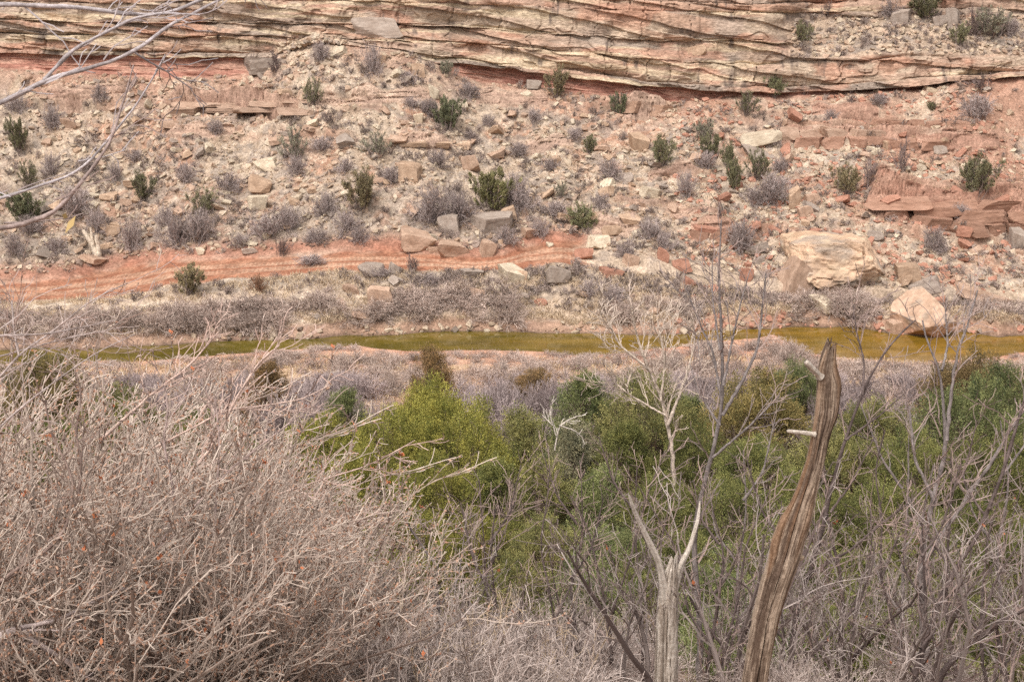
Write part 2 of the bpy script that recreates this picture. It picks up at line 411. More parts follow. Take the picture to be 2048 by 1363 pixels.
# terracing of outcrops
tt = Z + 0.08 * fbm(X / 1.5, Y / 1.5, 70, 3) + .04 * X * 0.2
ti = np.clip(np.searchsorted(bounds + 9, tt * 1.0), 1, 59); tlo = (bounds + 9)[ti - 1]; tth = (bounds + 9)[ti] - tlo
tf = np.clip((tt - tlo) / tth, 0, 1)
terr = (tlo + tth * sstep(0.55, 0.72, tf)) - tt
Z = Z + slope_m * rel * (1 - 0.75 * out_m) + out_m * terr * 1.5
Y = Y - out_m * (0.09 * fbm(X / 0.9, tt / 0.07, 71, 3) + 0.10 * np.exp(-((np.minimum(tf, 1 - tf) * tth) / 0.05) ** 2) * -1)
Y = Y - cliff_m * dep
Y = Y - debris * (0.5 + 0.35 * fbm(X / .5, Z / .5, 72, 3)); 
bench_m = bench[None] * sstep(6.95, 7.06, S) * sstep(8.02, 7.9, S)
# ledges of bare rock that stand out of the slope (photo span, foot rows, height of the face, reddish)
LEDGES = [(1735, 2160, 440, 474, 2.0, 1.), (1560, 1740, 292, 296, .75, .8), (1740, 1915, 288, 296, .55, .9), (335, 600, 236, 232, .85, .55), (630, 770, 214, 222, .45, .3), (800, 905, 300, 300, .45, .3), (1245, 1335, 230, 228, .75, .35), (1375, 1475, 476, 480, .8, .9),
          (1180, 1290, 468, 476, .6, .3), (1340, 1440, 436, 440, .35, .6), (700, 860, 204, 200, .4, .3), (330, 470, 282, 286, .3, .4), (1290, 1400, 356, 362, .35, .5), (90, 260, 212, 206, .5, .5), (1620, 1760, 232, 238, .4, .9), (1850, 2000, 308, 300, .45, .9), (560, 640, 300, 306, .35, .3), (950, 1100, 208, 214, .35, .4), (1040, 1150, 300, 296, .3, .3)]
led_m = np.zeros_like(X); ledred = np.zeros_like(X); faceM = np.zeros_like(X)
for (a, b_, ra, rb_, hh, rd) in LEDGES:
    f0 = np.clip((PX - a) / (b_ - a), 0, 1); r0 = ra + (rb_ - ra) * f0 + 7 * fbm(X / .9, 0 * X, int(a), 3) + 2 * np.floor(noise2(X / 1.4, 0 * X, int(a) + 3) * 2.5)
    dr = (r0 - ROW) / FPX * 85.0
    endm = sstep(a - 6, a + 26, PX) * sstep(b_ + 6, b_ - 26, PX) * (.75 + .35 * noise2(X / 1.1, 0 * X, int(a) + 7))
    up = 0; nst_ = 4 if hh > .9 else 3 if hh > .5 else 2
    for k_ in range(nst_):
        e_ = k_ * (.16 + .05 * (k_ % 2)) + .09 * noise2(X / (1.0 + .5 * k_), 0 * X, int(b_) + 11 * k_) + .04 * np.round(noise2(X / .6, 0 * X, int(a) + 7 * k_) * 2)
        up = up + sstep(e_, e_ + .06, dr) / nst_
    up = up * hh * endm * sstep(.45 + hh * 1.9, .50, dr)
    Z = Z + up; 
    fm = sstep(-.10, .02, dr) * sstep(hh * .6 + .55, hh * .4 + .3, dr) * (endm > .15)
    faceM = np.maximum(faceM, fm); ledred = np.maximum(ledred, fm * rd); led_m = np.maximum(led_m, sstep(.25 + hh * 1.9, .30, dr) * sstep(-.1, 0, dr) * (endm > .15))
lt = Z + .06 * fbm(X / 1.2, Z, 171, 3)
Y = Y - faceM * (.07 * noise2(X / 2.2, lt / .12, 172) + .10 * noise2(X / 1.5, lt / .5, 173) - .22 * np.exp(-(noise2(X / 3.4, lt / .26, 174) / .07) ** 2))
# flats, banks and road
rel_f = 0.10 * fbm(X / 1.6, Y / 1.2, 80, 4) + 0.05 * fbm(X / .35, Y / .3, 81, 3) + relief(w1, 0.10, 1.0) * sstep(1000, 1500, PX) * .8
Z = Z + flat_m * (1 - road_m) * rel_f + sstep(1.1, 1.6, S) * sstep(2.4, 1.8, S) * 0.16 * fbm(X / .7, Y / .5, 82, 3)
Y = Y + sstep(.3, 1.0, S) * sstep(2.2, 1.4, S) * 0.35 * fbm(X / 1.4, 0 * X, 84, 4)
cut = np.exp(-((road_f - 1.05) / 0.10) ** 2) * sstep(1195, 1160, PX)
Z = Z + cut * 0.10 + road_m * (-0.06 + 0.03 * fbm(X / .5, Y / .4, 83, 3))
rz = road_f + 0.015 * noise2(X / 4, 0 * X, 85)
trk = np.zeros_like(X); tm = np.zeros_like(X)
for c, w in ((0.36, 0.085), (0.64, 0.085)):
    g = sstep(w * 1.35, w * 0.8, np.abs(rz - c)); tm = np.maximum(tm, g)
ph = X / 0.23 + .25 * fbm(X / 3, Y, 183, 2)
trk = tm * (0.5 + 0.5 * np.sin(ph * 2 * math.pi))
Z = Z + road_m * (trk * 0.022 - tm * 0.03)
Z[S > 9.5] += (0.4 * fbm(X / 3, Y / 3, 86, 3))[S > 9.5]

# colours (what the ground is made of)
orange = lin(192, 138, 104); tan = lin(196, 166, 136); grey = lin(160, 142, 128); redc = lin(186, 132, 102); pale = lin(214, 188, 160)
straw = lin(210, 180, 150); paler = lin(228, 204, 176)
n1 = fbm(X / 2.8, Y / 2.4, 90, 4); n2 = fbm(X / 0.8, Y / 0.7, 91, 4); n3 = fbm(X / .25, Y / .22, 92, 3)
c = mixc(tan, orange, sstep(-0.15, 0.3, n1))
c = mixc(c, grey, sstep(0.0, 0.4, n2 + 0.10) * 0.75)
cellc = (w1[0] * 13.7) % 1.0; cell2 = (w2[0] * 23.1) % 1.0
c = mixc(c, pale, ((cellc > .70) * sstep(.03, .12, w1[2])) * 0.6 * rocky)
c = mixc(c, pale, ((cell2 > .74) * sstep(.03, .12, w2[2])) * 0.55)
c = mixc(c, grey, ((cell2 < .20) * 1.0) * 0.4)
rightred = sstep(1350, 1900, PX + 120 * n1) * sstep(4.1, 4.6, S)
c = mixc(c, redc, np.clip(rightred * sstep(-.35, .25, n1 + .25 * n3) * .85, 0, 1))
nearred = sstep(5.55, 5.95, S + .12 * n1)
c = mixc(c, redc, nearred * (1 - fan[None]) * .75 * sstep(-.3, .3, n2 + .2))
leftgrey = sstep(5.0, 4.3, S + .3 * n1) * sstep(1500, 900, PX) * (S > 4)
c = mixc(c, grey * .92, leftgrey * .45)
c = mixc(c, mixc(redc, tan, sstep(-.2, .5, fbm(X / .7, tt / .12, 93, 3))), out_m * .8)
c = mixc(c, mixc(orange, redc, sstep(1500, 1800, PX)), out_m * sstep(1300, 1600, PX) * .6)
lc_ = mixc(lin(212, 178, 150), lin(184, 150, 128), sstep(-.3, .3, noise2(X / 2, lt / .10, 175)))
lr_ = mixc(lin(192, 138, 110), lin(172, 116, 90), sstep(-.3, .3, noise2(X / 2, lt / .14, 176)))
c = mixc(c, mixc(lc_, lr_, np.clip(ledred, 0, 1)), faceM * .92)
# flats
fl = mixc(tan * .95, straw, sstep(-.3, .3, n1 + sstep(1300, 300, PX) * .4))
fl = mixc(fl, paler, sstep(.0, .5, fbm(X / 3.5, Y / .7, 94, 3) + .25) * sstep(900, 500, PX) * .7)
fl = mixc(fl, grey, sstep(.05, .45, n2) * .6)
fl = mixc(fl, grey * .9, np.exp(-((S - 2.85) / .22) ** 2) * sstep(330, 500, PX) * sstep(1300, 1100, PX) * .65)
c = mixc(c, fl, sstep(4.12, 3.98, S + .05 * n2))
bankc = mixc(orange * .85, redc * .8, sstep(-.2, .4, n2))
c = mixc(c, bankc, sstep(1.95, 1.5, S + .15 * n2) * .8)
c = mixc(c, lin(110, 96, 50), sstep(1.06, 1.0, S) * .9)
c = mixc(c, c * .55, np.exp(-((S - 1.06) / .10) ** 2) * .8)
rc = mixc(lin(176, 102, 60), lin(194, 126, 84), sstep(-.3, .4, n2))
rc = mixc(rc, lin(216, 168, 130), np.clip((tm * .42 + trk * .34) * (.55 + .6 * fbm(X / 2.5, Y / .6, 181, 3) + .25), 0, 1))
c = mixc(c, rc, road_m)
c = mixc(c, lin(182, 108, 76), cut * .8)
# cliff
pal = np.array([lin(200, 160, 128), lin(196, 144, 112), lin(168, 144, 124), lin(206, 174, 140), lin(198, 150, 118), lin(178, 146, 122), lin(204, 154, 120), lin(160, 138, 122)])
lc = pal[rb.integers(0, len(pal), 60)][idx]
ck = mixc(lc, pal[(rb.integers(0, 8, 60))][idx], sstep(-.25, .25, fbm(X / 2.6, t / .5, 243, 3)))
ck = mixc(ck, lin(172, 150, 132) * np.ones(X.shape + (1,)), .35 * np.ones_like(X))
ck = mixc(ck, lin(206, 150, 114), sstep(.0, .15, qn - .1) * sstep(-.2, .3, noise2(X / 5, idx * 2.2, 244)) * .6)
ck = mixc(ck, lin(160, 138, 120), sstep(.05, .5, fbm(X / .8, t / .10, 95, 3)) * .5 * (.3 + .7 * (1 - massive)))
ck = mixc(ck, lin(202, 134, 98), sstep(.10, .4, fbm(X / 2.5, t / .8, 96, 3)) * .6)
ck = mixc(ck, lin(222, 196, 152), sstep(.15, .4, fbm(X / 7, t / .35, 196, 3)) * .6)
ck = mixc(ck, lin(112, 94, 86), sstep(.15, .6, fbm(X / .35, t / 1.6, 97, 3)) * sstep(.0, .3, fbm(X / 2.5, t / .6, 98, 2)) * .8)
rr_ = mixc(lin(182, 112, 88), lin(206, 146, 118), sstep(-.25, .4, fbm(X / 1.5, t / .12, 99, 3)))
ck = mixc(ck, rr_, red_m)
c = mixc(c, ck, cliff_m)
c = mixc(c, mixc(tan, grey, sstep(-.2, .4, n2)), bench_m * .9)
c = mixc(c, mixc(tan, pale, sstep(-.2, .4, n2)), debris * .8)
c *= (1 + .12 * n3)[..., None]
ALB = 0.80
def desat(q, k=.20):
    l = (q * [.3, .55, .15]).sum(-1, keepdims=True); return q * (1 - k) + l * k * np.array([1.05, .995, .93])
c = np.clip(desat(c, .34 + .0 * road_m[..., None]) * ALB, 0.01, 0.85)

nr, nc = X.shape
Vg = np.stack([X, Y, Z], -1).reshape(-1, 3)
ii = np.arange(nr * nc).reshape(nr, nc)
Fq = np.stack([ii[:-1, :-1], ii[:-1, 1:], ii[1:, 1:], ii[1:, :-1]], -1).reshape(-1, 4)
fS = S[:-1, :-1].reshape(-1); froad = (road_m[:-1, :-1] > .5).reshape(-1); fcl = ((cliff_m[:-1, :-1] > .5) & (S[:-1, :-1] > 5.9)).reshape(-1)
def submesh(name, mask, m, smooth):
    F = Fq[mask]; u, inv = np.unique(F, return_inverse=True)
    me = mesh_np(name, Vg[u], inv.reshape(-1, 4), m, c.reshape(-1, 3)[u], smooth)
    return tag(link(name, me), kind="structure")
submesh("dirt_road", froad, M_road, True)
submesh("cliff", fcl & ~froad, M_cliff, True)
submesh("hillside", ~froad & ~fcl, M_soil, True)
PROW = proj(X, Y, Z)[1]
def fground(px, row, smin=1.0):
    """point of the far hillside seen at a photo position"""
    j = int(np.clip(np.searchsorted(pxs, px), 0, nc - 1))
    colr = PROW[:, j].copy(); colr[S[:, j] < smin] = 1e6
    i = int(np.argmin(np.abs(colr - row)))
    return np.array([X[i, j], Y[i, j], Z[i, j]]), i, j

# ------------------------------------------------------------------ near side ground
xs_n = np.concatenate([np.arange(-90, -34, 2.0), np.arange(-34, 34, .16), np.arange(34, 90, 2.0)])
ys_n = np.concatenate([np.arange(-60, -2, 2.0), np.arange(-2, 40, .2), np.arange(40, 66, .13)])
pe = np.arange(-800, 2900, 4.0); ex, ey, _ = at_z(pe, near_edge(pe), 0.0)
ctrlY = np.array([-60, -8, 0, 3, 5, 10, 20, 30, 40, 48, 56, 61])
ctrlZ = np.array([17.5, 15.4, 14.6, 14.3, 13.3, 10.7, 5.9, 2.9, 1.25, .7, .5, .3])
def znear(x, y, fine=True):
    x = np.asarray(x, float); y = np.asarray(y, float)
    e = np.interp(x, ex, ey)
    yy = y
    z = np.interp(yy, ctrlY, ctrlZ)
    z = z + 0.5 * fbm(x / 7, y / 6, 120, 3) * sstep(56, 46, y) * sstep(2, 9, y) + .10 * fbm(x / 1.3, y / 1.3, 121, 3)
    d = e - y + 0.35 * fbm(x / 1.2, 0 * x, 122, 3)
    z = z * (.45 * sstep(-0.1, .5, d) + .55 * sstep(.5, 4.5, d)) - 0.7 * sstep(0.25, -1.6, d)
    bx_, by_, _ = at_z(1628, 665, 0.0)
    z = z + 0.85 * np.exp(-(((x - bx_) / 1.7) ** 2 + ((y - by_) / .75) ** 2) ** 1.5)
    return z
XN, YN = np.meshgrid(xs_n, ys_n)
ZN = znear(XN, YN)
a1 = fbm(XN / 2.2, YN / 2, 130, 4); a2 = fbm(XN / .6, YN / .6, 131, 3)
cn = mixc(lin(198, 162, 138), lin(216, 188, 162), sstep(-.3, .3, a1))
cn = mixc(cn, lin(165, 142, 128), sstep(0, .4, a2) * .6)
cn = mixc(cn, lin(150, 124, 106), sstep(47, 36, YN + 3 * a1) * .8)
cn = mixc(cn, lin(205, 150, 125), sstep(.55, .1, ZN) * sstep(55, 58, YN) * .7)
cn = mixc(cn, lin(110, 94, 50), sstep(.06, -.02, ZN) * .9)
n_r, n_c = XN.shape; ii = np.arange(n_r * n_c).reshape(n_r, n_c)
Fn = np.stack([ii[:-1, :-1], ii[:-1, 1:], ii[1:, 1:], ii[1:, :-1]], -1).reshape(-1, 4)
tag(link("ground", mesh_np("ground", np.stack([XN, YN, ZN], -1).reshape(-1, 3), Fn, M_near, (cn * ALB).reshape(-1, 3), True)), kind="structure")

# water
wx = np.arange(-45, 45, .4); wy = np.arange(55, 76, .3)
WX, WY = np.meshgrid(wx, wy)
wpx, wrow, _ = proj(WX, WY, 0 * WX)
wc = mixc(lin(205, 205, 190), lin(255, 226, 190), sstep(500, 1900, wpx + 200 * fbm(WX / 4, WY / 1.2, 140, 3)))
wc *= (1 + .25 * fbm(WX / 2.5, WY / .6, 141, 3))[..., None]
ii = np.arange(WX.size).reshape(WX.shape)
Fw = np.stack([ii[:-1, :-1], ii[:-1, 1:], ii[1:, 1:], ii[1:, :-1]], -1).reshape(-1, 4)
tag(link("creek_water", mesh_np("creek_water", np.stack([WX, WY, 0 * WX], -1).reshape(-1, 3), Fw, M_water, wc.reshape(-1, 3), True)), kind="structure")
# ------------------------------------------------------------------ rocks
def ico(sub):
    import bmesh
    bm = bmesh.new(); bmesh.ops.create_icosphere(bm, subdivisions=sub, radius=1.0)
    bm.verts.ensure_lookup_table()
    V = np.array([v.co[:] for v in bm.verts]); F = np.array([[v.index for v in f.verts] for f in bm.faces]); bm.free()
    return V, F
ICO = {s: ico(s) for s in (2, 3, 4, 6)}
def rock_shape(rng, sub=4, planes=12, flat=1.0, rough=0.03, strat=0.0):
    V, F = ICO[sub]; V = V.copy()
    for k in range(planes):
        n = rng.normal(size=3); n /= np.linalg.norm(n)
        if k < 6: n = np.eye(3)[k % 3] * (1 if k < 3 else -1) + rng.normal(size=3) * 0.22; n /= np.linalg.norm(n)
        d = rng.uniform(0.42, 0.62) if k < 6 else rng.uniform(0.55, 0.85)
        s = V @ n - d
        V -= np.maximum(s, 0)[:, None] * n[None]
    V += (fbm3(V, 2.2, int(rng.integers(1, 999)), 3) * rough)[:, None] * V / (np.linalg.norm(V, axis=1, keepdims=True) + 1e-6)
    if strat: V *= (1 + strat * noise3(V[:, 0] * .8, V[:, 1] * .8, V[:, 2] * 9, 5))[:, None]
    mn, mx = V.min(0), V.max(0)
    V = (V - (mn + mx) / 2) / (mx - mn)            # unit box
    return V, F
rr = np.random.default_rng(5)
ROCKS = [mesh_np("rock", *rock_shape(rr, 4, int(rr.integers(9, 14)), rough=.05, strat=.03), M_rock, None, False) for _ in range(14)]
def surf_rot(i, j):
    a = np.array([X[min(i + 4, nr - 1), j] - X[i - 4, j], Y[min(i + 4, nr - 1), j] - Y[i - 4, j], Z[min(i + 4, nr - 1), j] - Z[i - 4, j]])
    return math.atan2(a[2], a[1]) if a[1] > 0 else 1.0
C_PALE = lin(222, 198, 166); C_TAN = lin(206, 170, 138); C_PINK = lin(208, 170, 142); C_RED = lin(190, 132, 106); C_GREY = lin(174, 156, 142); C_CREAM = lin(230, 210, 180)
def rock(px, row, w, h, col, label, name="rock", v=None, roll=0.0, dep=0.8, yaw=0.0, cat=None, sink=0.18, smin=1.05, group=None, near=None):
    """row = centre; w, h = size in photo pixels"""
    base, i, j = fground(px, row + h * 0.42, smin)
    if near is not None: base = near
    D = proj(*base)[2]; W = w * D / FPX; H = h * D / FPX
    me = ROCKS[(v if v is not None else int(rr.integers(0, 14)))] if not isinstance(v, bpy.types.Mesh) else v
    loc = (base[0], base[1] + W * dep * 0.30, base[2] + H * (0.5 - sink) * 1.0)
    o = link(name, me, None, loc, (rr.uniform(-.12, .12), roll, yaw + rr.uniform(-.3, .3)), (W * 1.03, W * dep, H * 1.18), col * ALB)
    return tag(o, label, cat or name, group)
C_PALE, C_TAN, C_PINK, C_RED, C_GREY, C_CREAM = [muted(q_, .22) * .95 for q_ in (C_PALE, C_TAN, C_PINK, C_RED, C_GREY, C_CREAM)]
# two big boulders with shapes of their own
def big_boulder():
    V, F = ICO[6]; V = V.copy()
    for n, d in [((0, 0, 1), .47), ((-.15, -.1, 1), .50), ((.30, 0, 1), .56), ((0, 0, -1), .5), ((.55, 0, -.8), .66), ((-.5, -.2, -.9), .70), ((0, -1, .25), .48), ((.3, -1, -.35), .58), ((-1, -.25, .2), .84), ((-.8, -.1, .7), .80), ((1, -.15, .05), .86), ((.8, -.5, -.3), .84), ((0, 1, 0), .6), ((-.5, -1, .1), .66), ((.45, -1, .35), .60)]:
        n = np.array(n, float); n /= np.linalg.norm(n)
        s = V @ n - d; V -= np.maximum(s, 0)[:, None] * n[None]
    rp = np.random.default_rng(4)
    for _ in range(14):
        n = rp.normal(size=3) * [1, 1, .8]; n[1] = -abs(n[1]); n /= np.linalg.norm(n); s = V @ n - rp.uniform(.56, .68); V -= np.maximum(s, 0)[:, None] * n[None]
    nn = V / np.linalg.norm(V, axis=1, keepdims=True)
    q = V * np.array([1.3, 1.3, 1.7])
    r = fbm3(q, 1.3, 11, 3) * .03 + np.abs(fbm3(q + 3, 2.2, 17, 5)) * -.09 + fbm3(q, 9, 23, 4) * .035
    cr = np.exp(-(noise3(V[:, 0] * 2.1, V[:, 1] * 2.1, V[:, 2] * 3.4 + V[:, 0], 31) / .05) ** 2)
    V += nn * (r - .05 * cr)[:, None]
    mn, mx = V.min(0), V.max(0); V = (V - (mn + mx) / 2) / (mx - mn)
    c1 = fbm3(V + 5, 5, 41, 4); base = mixc(np.tile(lin(216, 184, 156), (len(V), 1)), np.tile(lin(182, 164, 148), (len(V), 1)), sstep(-.1, .4, c1))
    base = mixc(base, np.tile(lin(206, 150, 120), (len(V), 1)), sstep(-.18, -.42, V[:, 2] + .12 * fbm3(V, 4, 43, 2) - .12 * V[:, 0]) * .8)
    base = mixc(base, np.tile(lin(222, 200, 172), (len(V), 1)), sstep(.15, .4, fbm3(V, 7, 44, 3)) * .6)
    return mesh_np("big_boulder", V, F, M_rubble, base * ALB, False)
g, i, j = fground(1678, 590, 1.5)
D = proj(*g)[2]
tag(link("boulder", big_boulder(), None, (g[0] + .15, g[1] + 1.5, g[2] + 1.25), (0, .05, -.05), (218 * D / FPX, 4.2, 120 * D / FPX), None), "huge weathered tan boulder with a domed rugged face, the largest rock above the creek", "boulder")
M_BB = ROCKS[3]
rock(1592, 556, 62, 84, C_PINK * .9, "tall reddish slab leaning against the left side of the huge boulder", "boulder", 5, roll=.35, dep=.9, cat="boulder")
def creek_boulder():
    V, F = ICO[6]; V = V.copy()
    for n, d in [((-.6, -.3, .8), .52), ((.75, -.2, .7), .55), ((0, -.8, .45), .52), ((.1, -1, -.3), .58), ((-.9, -.3, -.2), .66), ((1, -.1, -.1), .66), ((.5, -.6, -.7), .66), ((-.4, -.5, -.8), .60), ((0, 1, 0), .6), ((0, 0, -1), .62)]:
        n = np.array(n, float); n /= np.linalg.norm(n)
        s = V @ n - d; V -= np.maximum(s, 0)[:, None] * n[None]
    V += (V / np.linalg.norm(V, axis=1, keepdims=True)) * (fbm3(V, 2, 51, 4) * .07 + fbm3(V, 9, 53, 3) * .012)[:, None]
    mn, mx = V.min(0), V.max(0); V = (V - (mn + mx) / 2) / (mx - mn)
    o = np.ones((len(V), 1))
    base = mixc(lin(208, 176, 152) * o, lin(192, 148, 122) * o, sstep(.0, -.4, V[:, 2] + .2 * fbm3(V, 3, 55, 3)))
    base = mixc(base, lin(180, 164, 148) * o, sstep(.1, .4, fbm3(V, 5, 57, 3)) * .7)
    return mesh_np("creek_boulder", V, F, M_rubble, base * ALB, True)
g = np.array(at_z(1862, 678, 0.0)); D = proj(*g)[2]
tag(link("boulder", creek_boulder(), None, (g[0], g[1] + 1.2, .92), (0, 0, .2), (116 * D / FPX, 2.6, 2.4), None), "pale pinkish pointed boulder standing in the creek edge below the huge boulder", "boulder")
RK = [
 (1791, 664, 34, 26, C_PINK, "small pink wedge of rock at the waterline just left of the pointed creek boulder", 2),
 (1855, 574, 72, 34, C_GREY * 1.05, "stack of grey cracked slabs between the huge boulder and the creek boulder", 7),
 (1822, 550, 60, 40, C_TAN * .85, "brownish leaning rock against the right side of the huge boulder", 9),
 (764, 597, 56, 46, C_PINK * 1.08, "rounded salmon pink boulder on the grassy bank below the road", 4),
 (1020, 550, 62, 38, C_CREAM, "angular cream white boulder at the right bend of the dirt road", 1),
 (1113, 552, 48, 40, C_GREY, "squat grey boulder right of the cream white one below the road", 6),
 (952, 587, 34, 23, C_PINK * 1.1, "pale pink rock on the bank below the cream white boulder", 8),
 (985, 576, 40, 12, C_CREAM, "flat whitish slab just above the pale pink rock on the bank", 10),
 (982, 449, 88, 38, C_GREY * 1.15, "long pale grey boulder under the bright green juniper", 11),
 (898, 449, 46, 36, C_GREY * 1.1, "blocky pale grey boulder left of the long one under the bright juniper", 12),
 (833, 478, 76, 46, C_PINK * .98, "broad pinkish boulder above the middle of the road", 13),
 (811, 491, 34, 22, C_RED * 1.1, "small red block leaning at the foot of the broad pinkish boulder", 0),
 (905, 499, 64, 34, C_PINK * .95, "low pink cracked boulder beside the road's upper edge", 3),
 (866, 498, 32, 14, C_PINK, "small flat pink stone between two pink boulders at the road edge", 5),
 (974, 498, 34, 34, C_PINK * .9, "upright pinkish brown block where the road narrows", 2),
 (1016, 428, 40, 34, C_TAN, "tan boulder at the right foot of the bright green juniper", 7),
 (820, 346, 50, 36, C_TAN * .97, "tan flat faced boulder with two small bushes beside it in mid slope", 9),
 (942, 328, 36, 34, C_PINK * .95, "pinkish block above the bright green juniper", 4),
 (1275, 286, 42, 42, C_TAN * 1.02, "upright triangular tan slab in the middle of the slope", 1),
 (1521, 280, 88, 34, C_CREAM * .93, "large pale slab tilted down to the right on the right slope", 6),
 (1515, 308, 80, 28, C_GREY, "grey boulder directly under the large pale tilted slab", 8),
 (1246, 357, 40, 22, C_GREY * 1.15, "pale slab below the purple grey bush in mid slope", 10),
 (1300, 387, 42, 20, C_CREAM * .9, "flat pale stone lying right of the bright juniper", 11),
 (534, 329, 46, 24, C_CREAM, "pale cream slab pointing up to the right on the left slope", 12),
 (523, 369, 54, 40, C_TAN, "broad tan slab just below the pale cream one", 13),
 (512, 405, 40, 32, C_CREAM * .9, "whitish cracked block below the broad tan slab", 0),
 (137, 246, 30, 20, C_PINK * .95, "pinkish triangular stone on the upper left slope", 3),
 (522, 130, 84, 36, C_GREY * .95, "dark brownish grey boulder under the red band of the cliff", 5),
 (1066, 169, 36, 18, C_GREY * 1.05, "rounded grey stone under the red band near the tall juniper", 2),
 (1803, 34, 40, 34, C_GREY * 1.1, "grey boulder on the upper ledge at the left of the ledge juniper", 7),
 (1905, 34, 30, 36, C_GREY, "wedge shaped grey boulder leaning on the ledge below the cliff top", 9),
 (1878, 42, 30, 24, C_GREY * 1.1, "lighter grey boulder beside the wedge on the upper ledge", 4),
 (1258, 441, 46, 18, C_TAN * 1.05, "flat tan slab balanced over a shadowed gap above the road's right end", 1),
 (1222, 462, 40, 24, C_TAN * .95, "tan angular rock left of the bush above the road's right end", 6),
 (1300, 457, 36, 30, C_GREY * 1.05, "greyish block right of the balanced tan slab", 8),
 (1491, 549, 28, 28, C_RED, "square red block on the bank left of the huge boulder", 10),
 (1496, 531, 16, 12, C_RED * 1.1, "small red cube resting on the square red block", 11),
 (1364, 531, 40, 26, C_RED * 1.05, "big reddish block at the foot of the slope", 12),
 (1380, 564, 26, 22, C_RED * 1.0, "rust brown block at the foot of the slope nearest the grass", 13),
 (1410, 463, 48, 24, C_RED * 1.05, "wide red ledge block in the lower right slope", 0),
 (1326, 510, 26, 30, C_RED * 1.1, "slender red slab standing in the rubble", 3),
 (1262, 520, 30, 28, C_PINK, "pink oval stone in the rubble right of the road end", 5),
 (1222, 546, 50, 16, C_RED, "long flat reddish stone right of the squat grey boulder", 2),
 (1590, 395, 34, 42, C_TAN * 1.05, "tan upright boulder right of the large grey bushes", 7),
 (1628, 401, 38, 26, C_PINK * .98, "pinkish boulder right of the tan upright one", 9),
 (1610, 425, 30, 26, C_PINK, "pink wedge below the pinkish boulder", 4),
 (2032, 478, 40, 48, C_GREY * 1.12, "pale topped grey boulder at the right edge of the slope", 1),
 (1171, 508, 40, 26, C_RED * 1.15, "knobbly red tan boulder blocking the end of the road", 6),
 (1098, 489, 16, 12, C_CREAM * .9, "cubic pale stone lying on the red cut above the road", 8),
 (1080, 604, 26, 12, C_RED * 1.1, "red flat stone on the dry grass bank", 10),
 (753, 578, 34, 10, C_PALE, "thin pale flat stone lying on top of the salmon pink boulder", 11),
 (745, 540, 56, 20, C_GREY * 1.05, "low grey boulder in the brush under the road", 12),
 (790, 538, 26, 26, C_GREY * 1.1, "small upright grey boulder in the brush under the road", 13),
 (940, 547, 46, 16, C_GREY * 1.1, "grey lumpy rock left of the cream white boulder", 0),
 (703, 580, 34, 18, C_PINK * .95, "low pink brown rock left of the salmon pink boulder", 3),
 (1860, 180, 26, 14, C_PALE, "pale stone under the right end of the lower cliff band", 5),
 (1777, 290, 20, 20, C_TAN, "round tan stone in the red rubble of the right slope", 2),
 (1752, 303, 30, 12, C_CREAM * .95, "pale split stone below the round tan stone", 7),
 (1884, 300, 34, 16, C_GREY * 1.1, "grey slab in the red rubble of the right slope", 9),
 (497, 503, 32, 12, C_GREY * 1.25, "blue white flat stone at the road's upper edge on the left", 4),
 (398, 503, 20, 16, C_CREAM, "cream stone at the road's upper edge on the far left", 1),
 (500, 487, 34, 10, C_CREAM * .95, "narrow cream slab above the blue white flat stone", 6),
 (215, 462, 44, 30, C_TAN, "tan slab half buried among grey bushes on the lower left slope", 8),
 (1395, 100, 40, 18, C_TAN, "tan block on the cliff face ledge", 10),
 (760, 118, 24, 18, C_TAN * 1.05, "small tan block below the cliff among dead bushes", 11),
 (835, 140, 30, 26, C_TAN * .95, "upright olive tan slab in the fan below the cliff", 12),
 (868, 183, 22, 32, C_CREAM * .9, "narrow pale slab standing upright in the fan below the cliff", 13),
 (836, 238, 22, 22, C_PALE, "pale triangular stone left of the dense dark juniper", 0),
 (1650, 260, 30, 20, C_PINK, "pink stone beside the red outcrop", 3),
 (1925, 462, 40, 24, C_RED * 1.1, "broken red block below the red ledge on the right", 5),
 (1865, 450, 30, 30, C_RED * 1.05, "red square block under the left end of the red ledge", 2),
 (1898, 660, 14, 10, C_PALE, "small pale stone in the creek right of the creek boulder", 7),
 (1945, 668, 26, 10, C_PINK, "flat pink stone in the shallow water right of the creek boulder", 9),
 (1965, 590, 120, 30, C_PINK * 1.02, "low broad pink rock shelf on the right bank", 13),
]
for (px, row, w, h, cc, lab, v) in RK:
    rock(px, row, w, h, cc, lab, "boulder" if w * h > 1300 else "rock", v, roll=rr.uniform(-.2, .2), dep=rr.uniform(.6, .95), cat="boulder" if w * h > 1300 else "rock")
# ledges made of blocks still lying in courses
rl = np.random.default_rng(41)
def course(x0, x1, r0, r1, hpx, wpx, cc, where, grp):
    x = x0; k = 0
    while x < x1:
        w = rl.uniform(*wpx); row = r0 + (r1 - r0) * (x - x0) / (x1 - x0) + rl.uniform(-2, 2)
        rock(x + w / 2, row, w * 1.06, hpx * rl.uniform(.85, 1.2), cc * rl.uniform(.88, 1.08), "block of the %s" % where, "ledge_block", int(rl.integers(0, 14)), roll=rl.uniform(-.06, .06) + math.pi * int(rl.integers(0, 2)), dep=rl.uniform(.5, .8), cat="rock", sink=.25, smin=4.1, group=grp)
        x += w * .93; k += 1
RDL = muted(lin(176, 132, 108), .2); PKL = muted(lin(190, 156, 132), .2)
course(1735, 2110, 400, 416, 24, (60, 130), RDL * 1.08, "top course of the long red ledge on the right slope", "top course of the red ledge")
course(1770, 2110, 424, 438, 26, (50, 120), RDL, "middle course of the long red ledge on the right slope", "middle course of the red ledge")
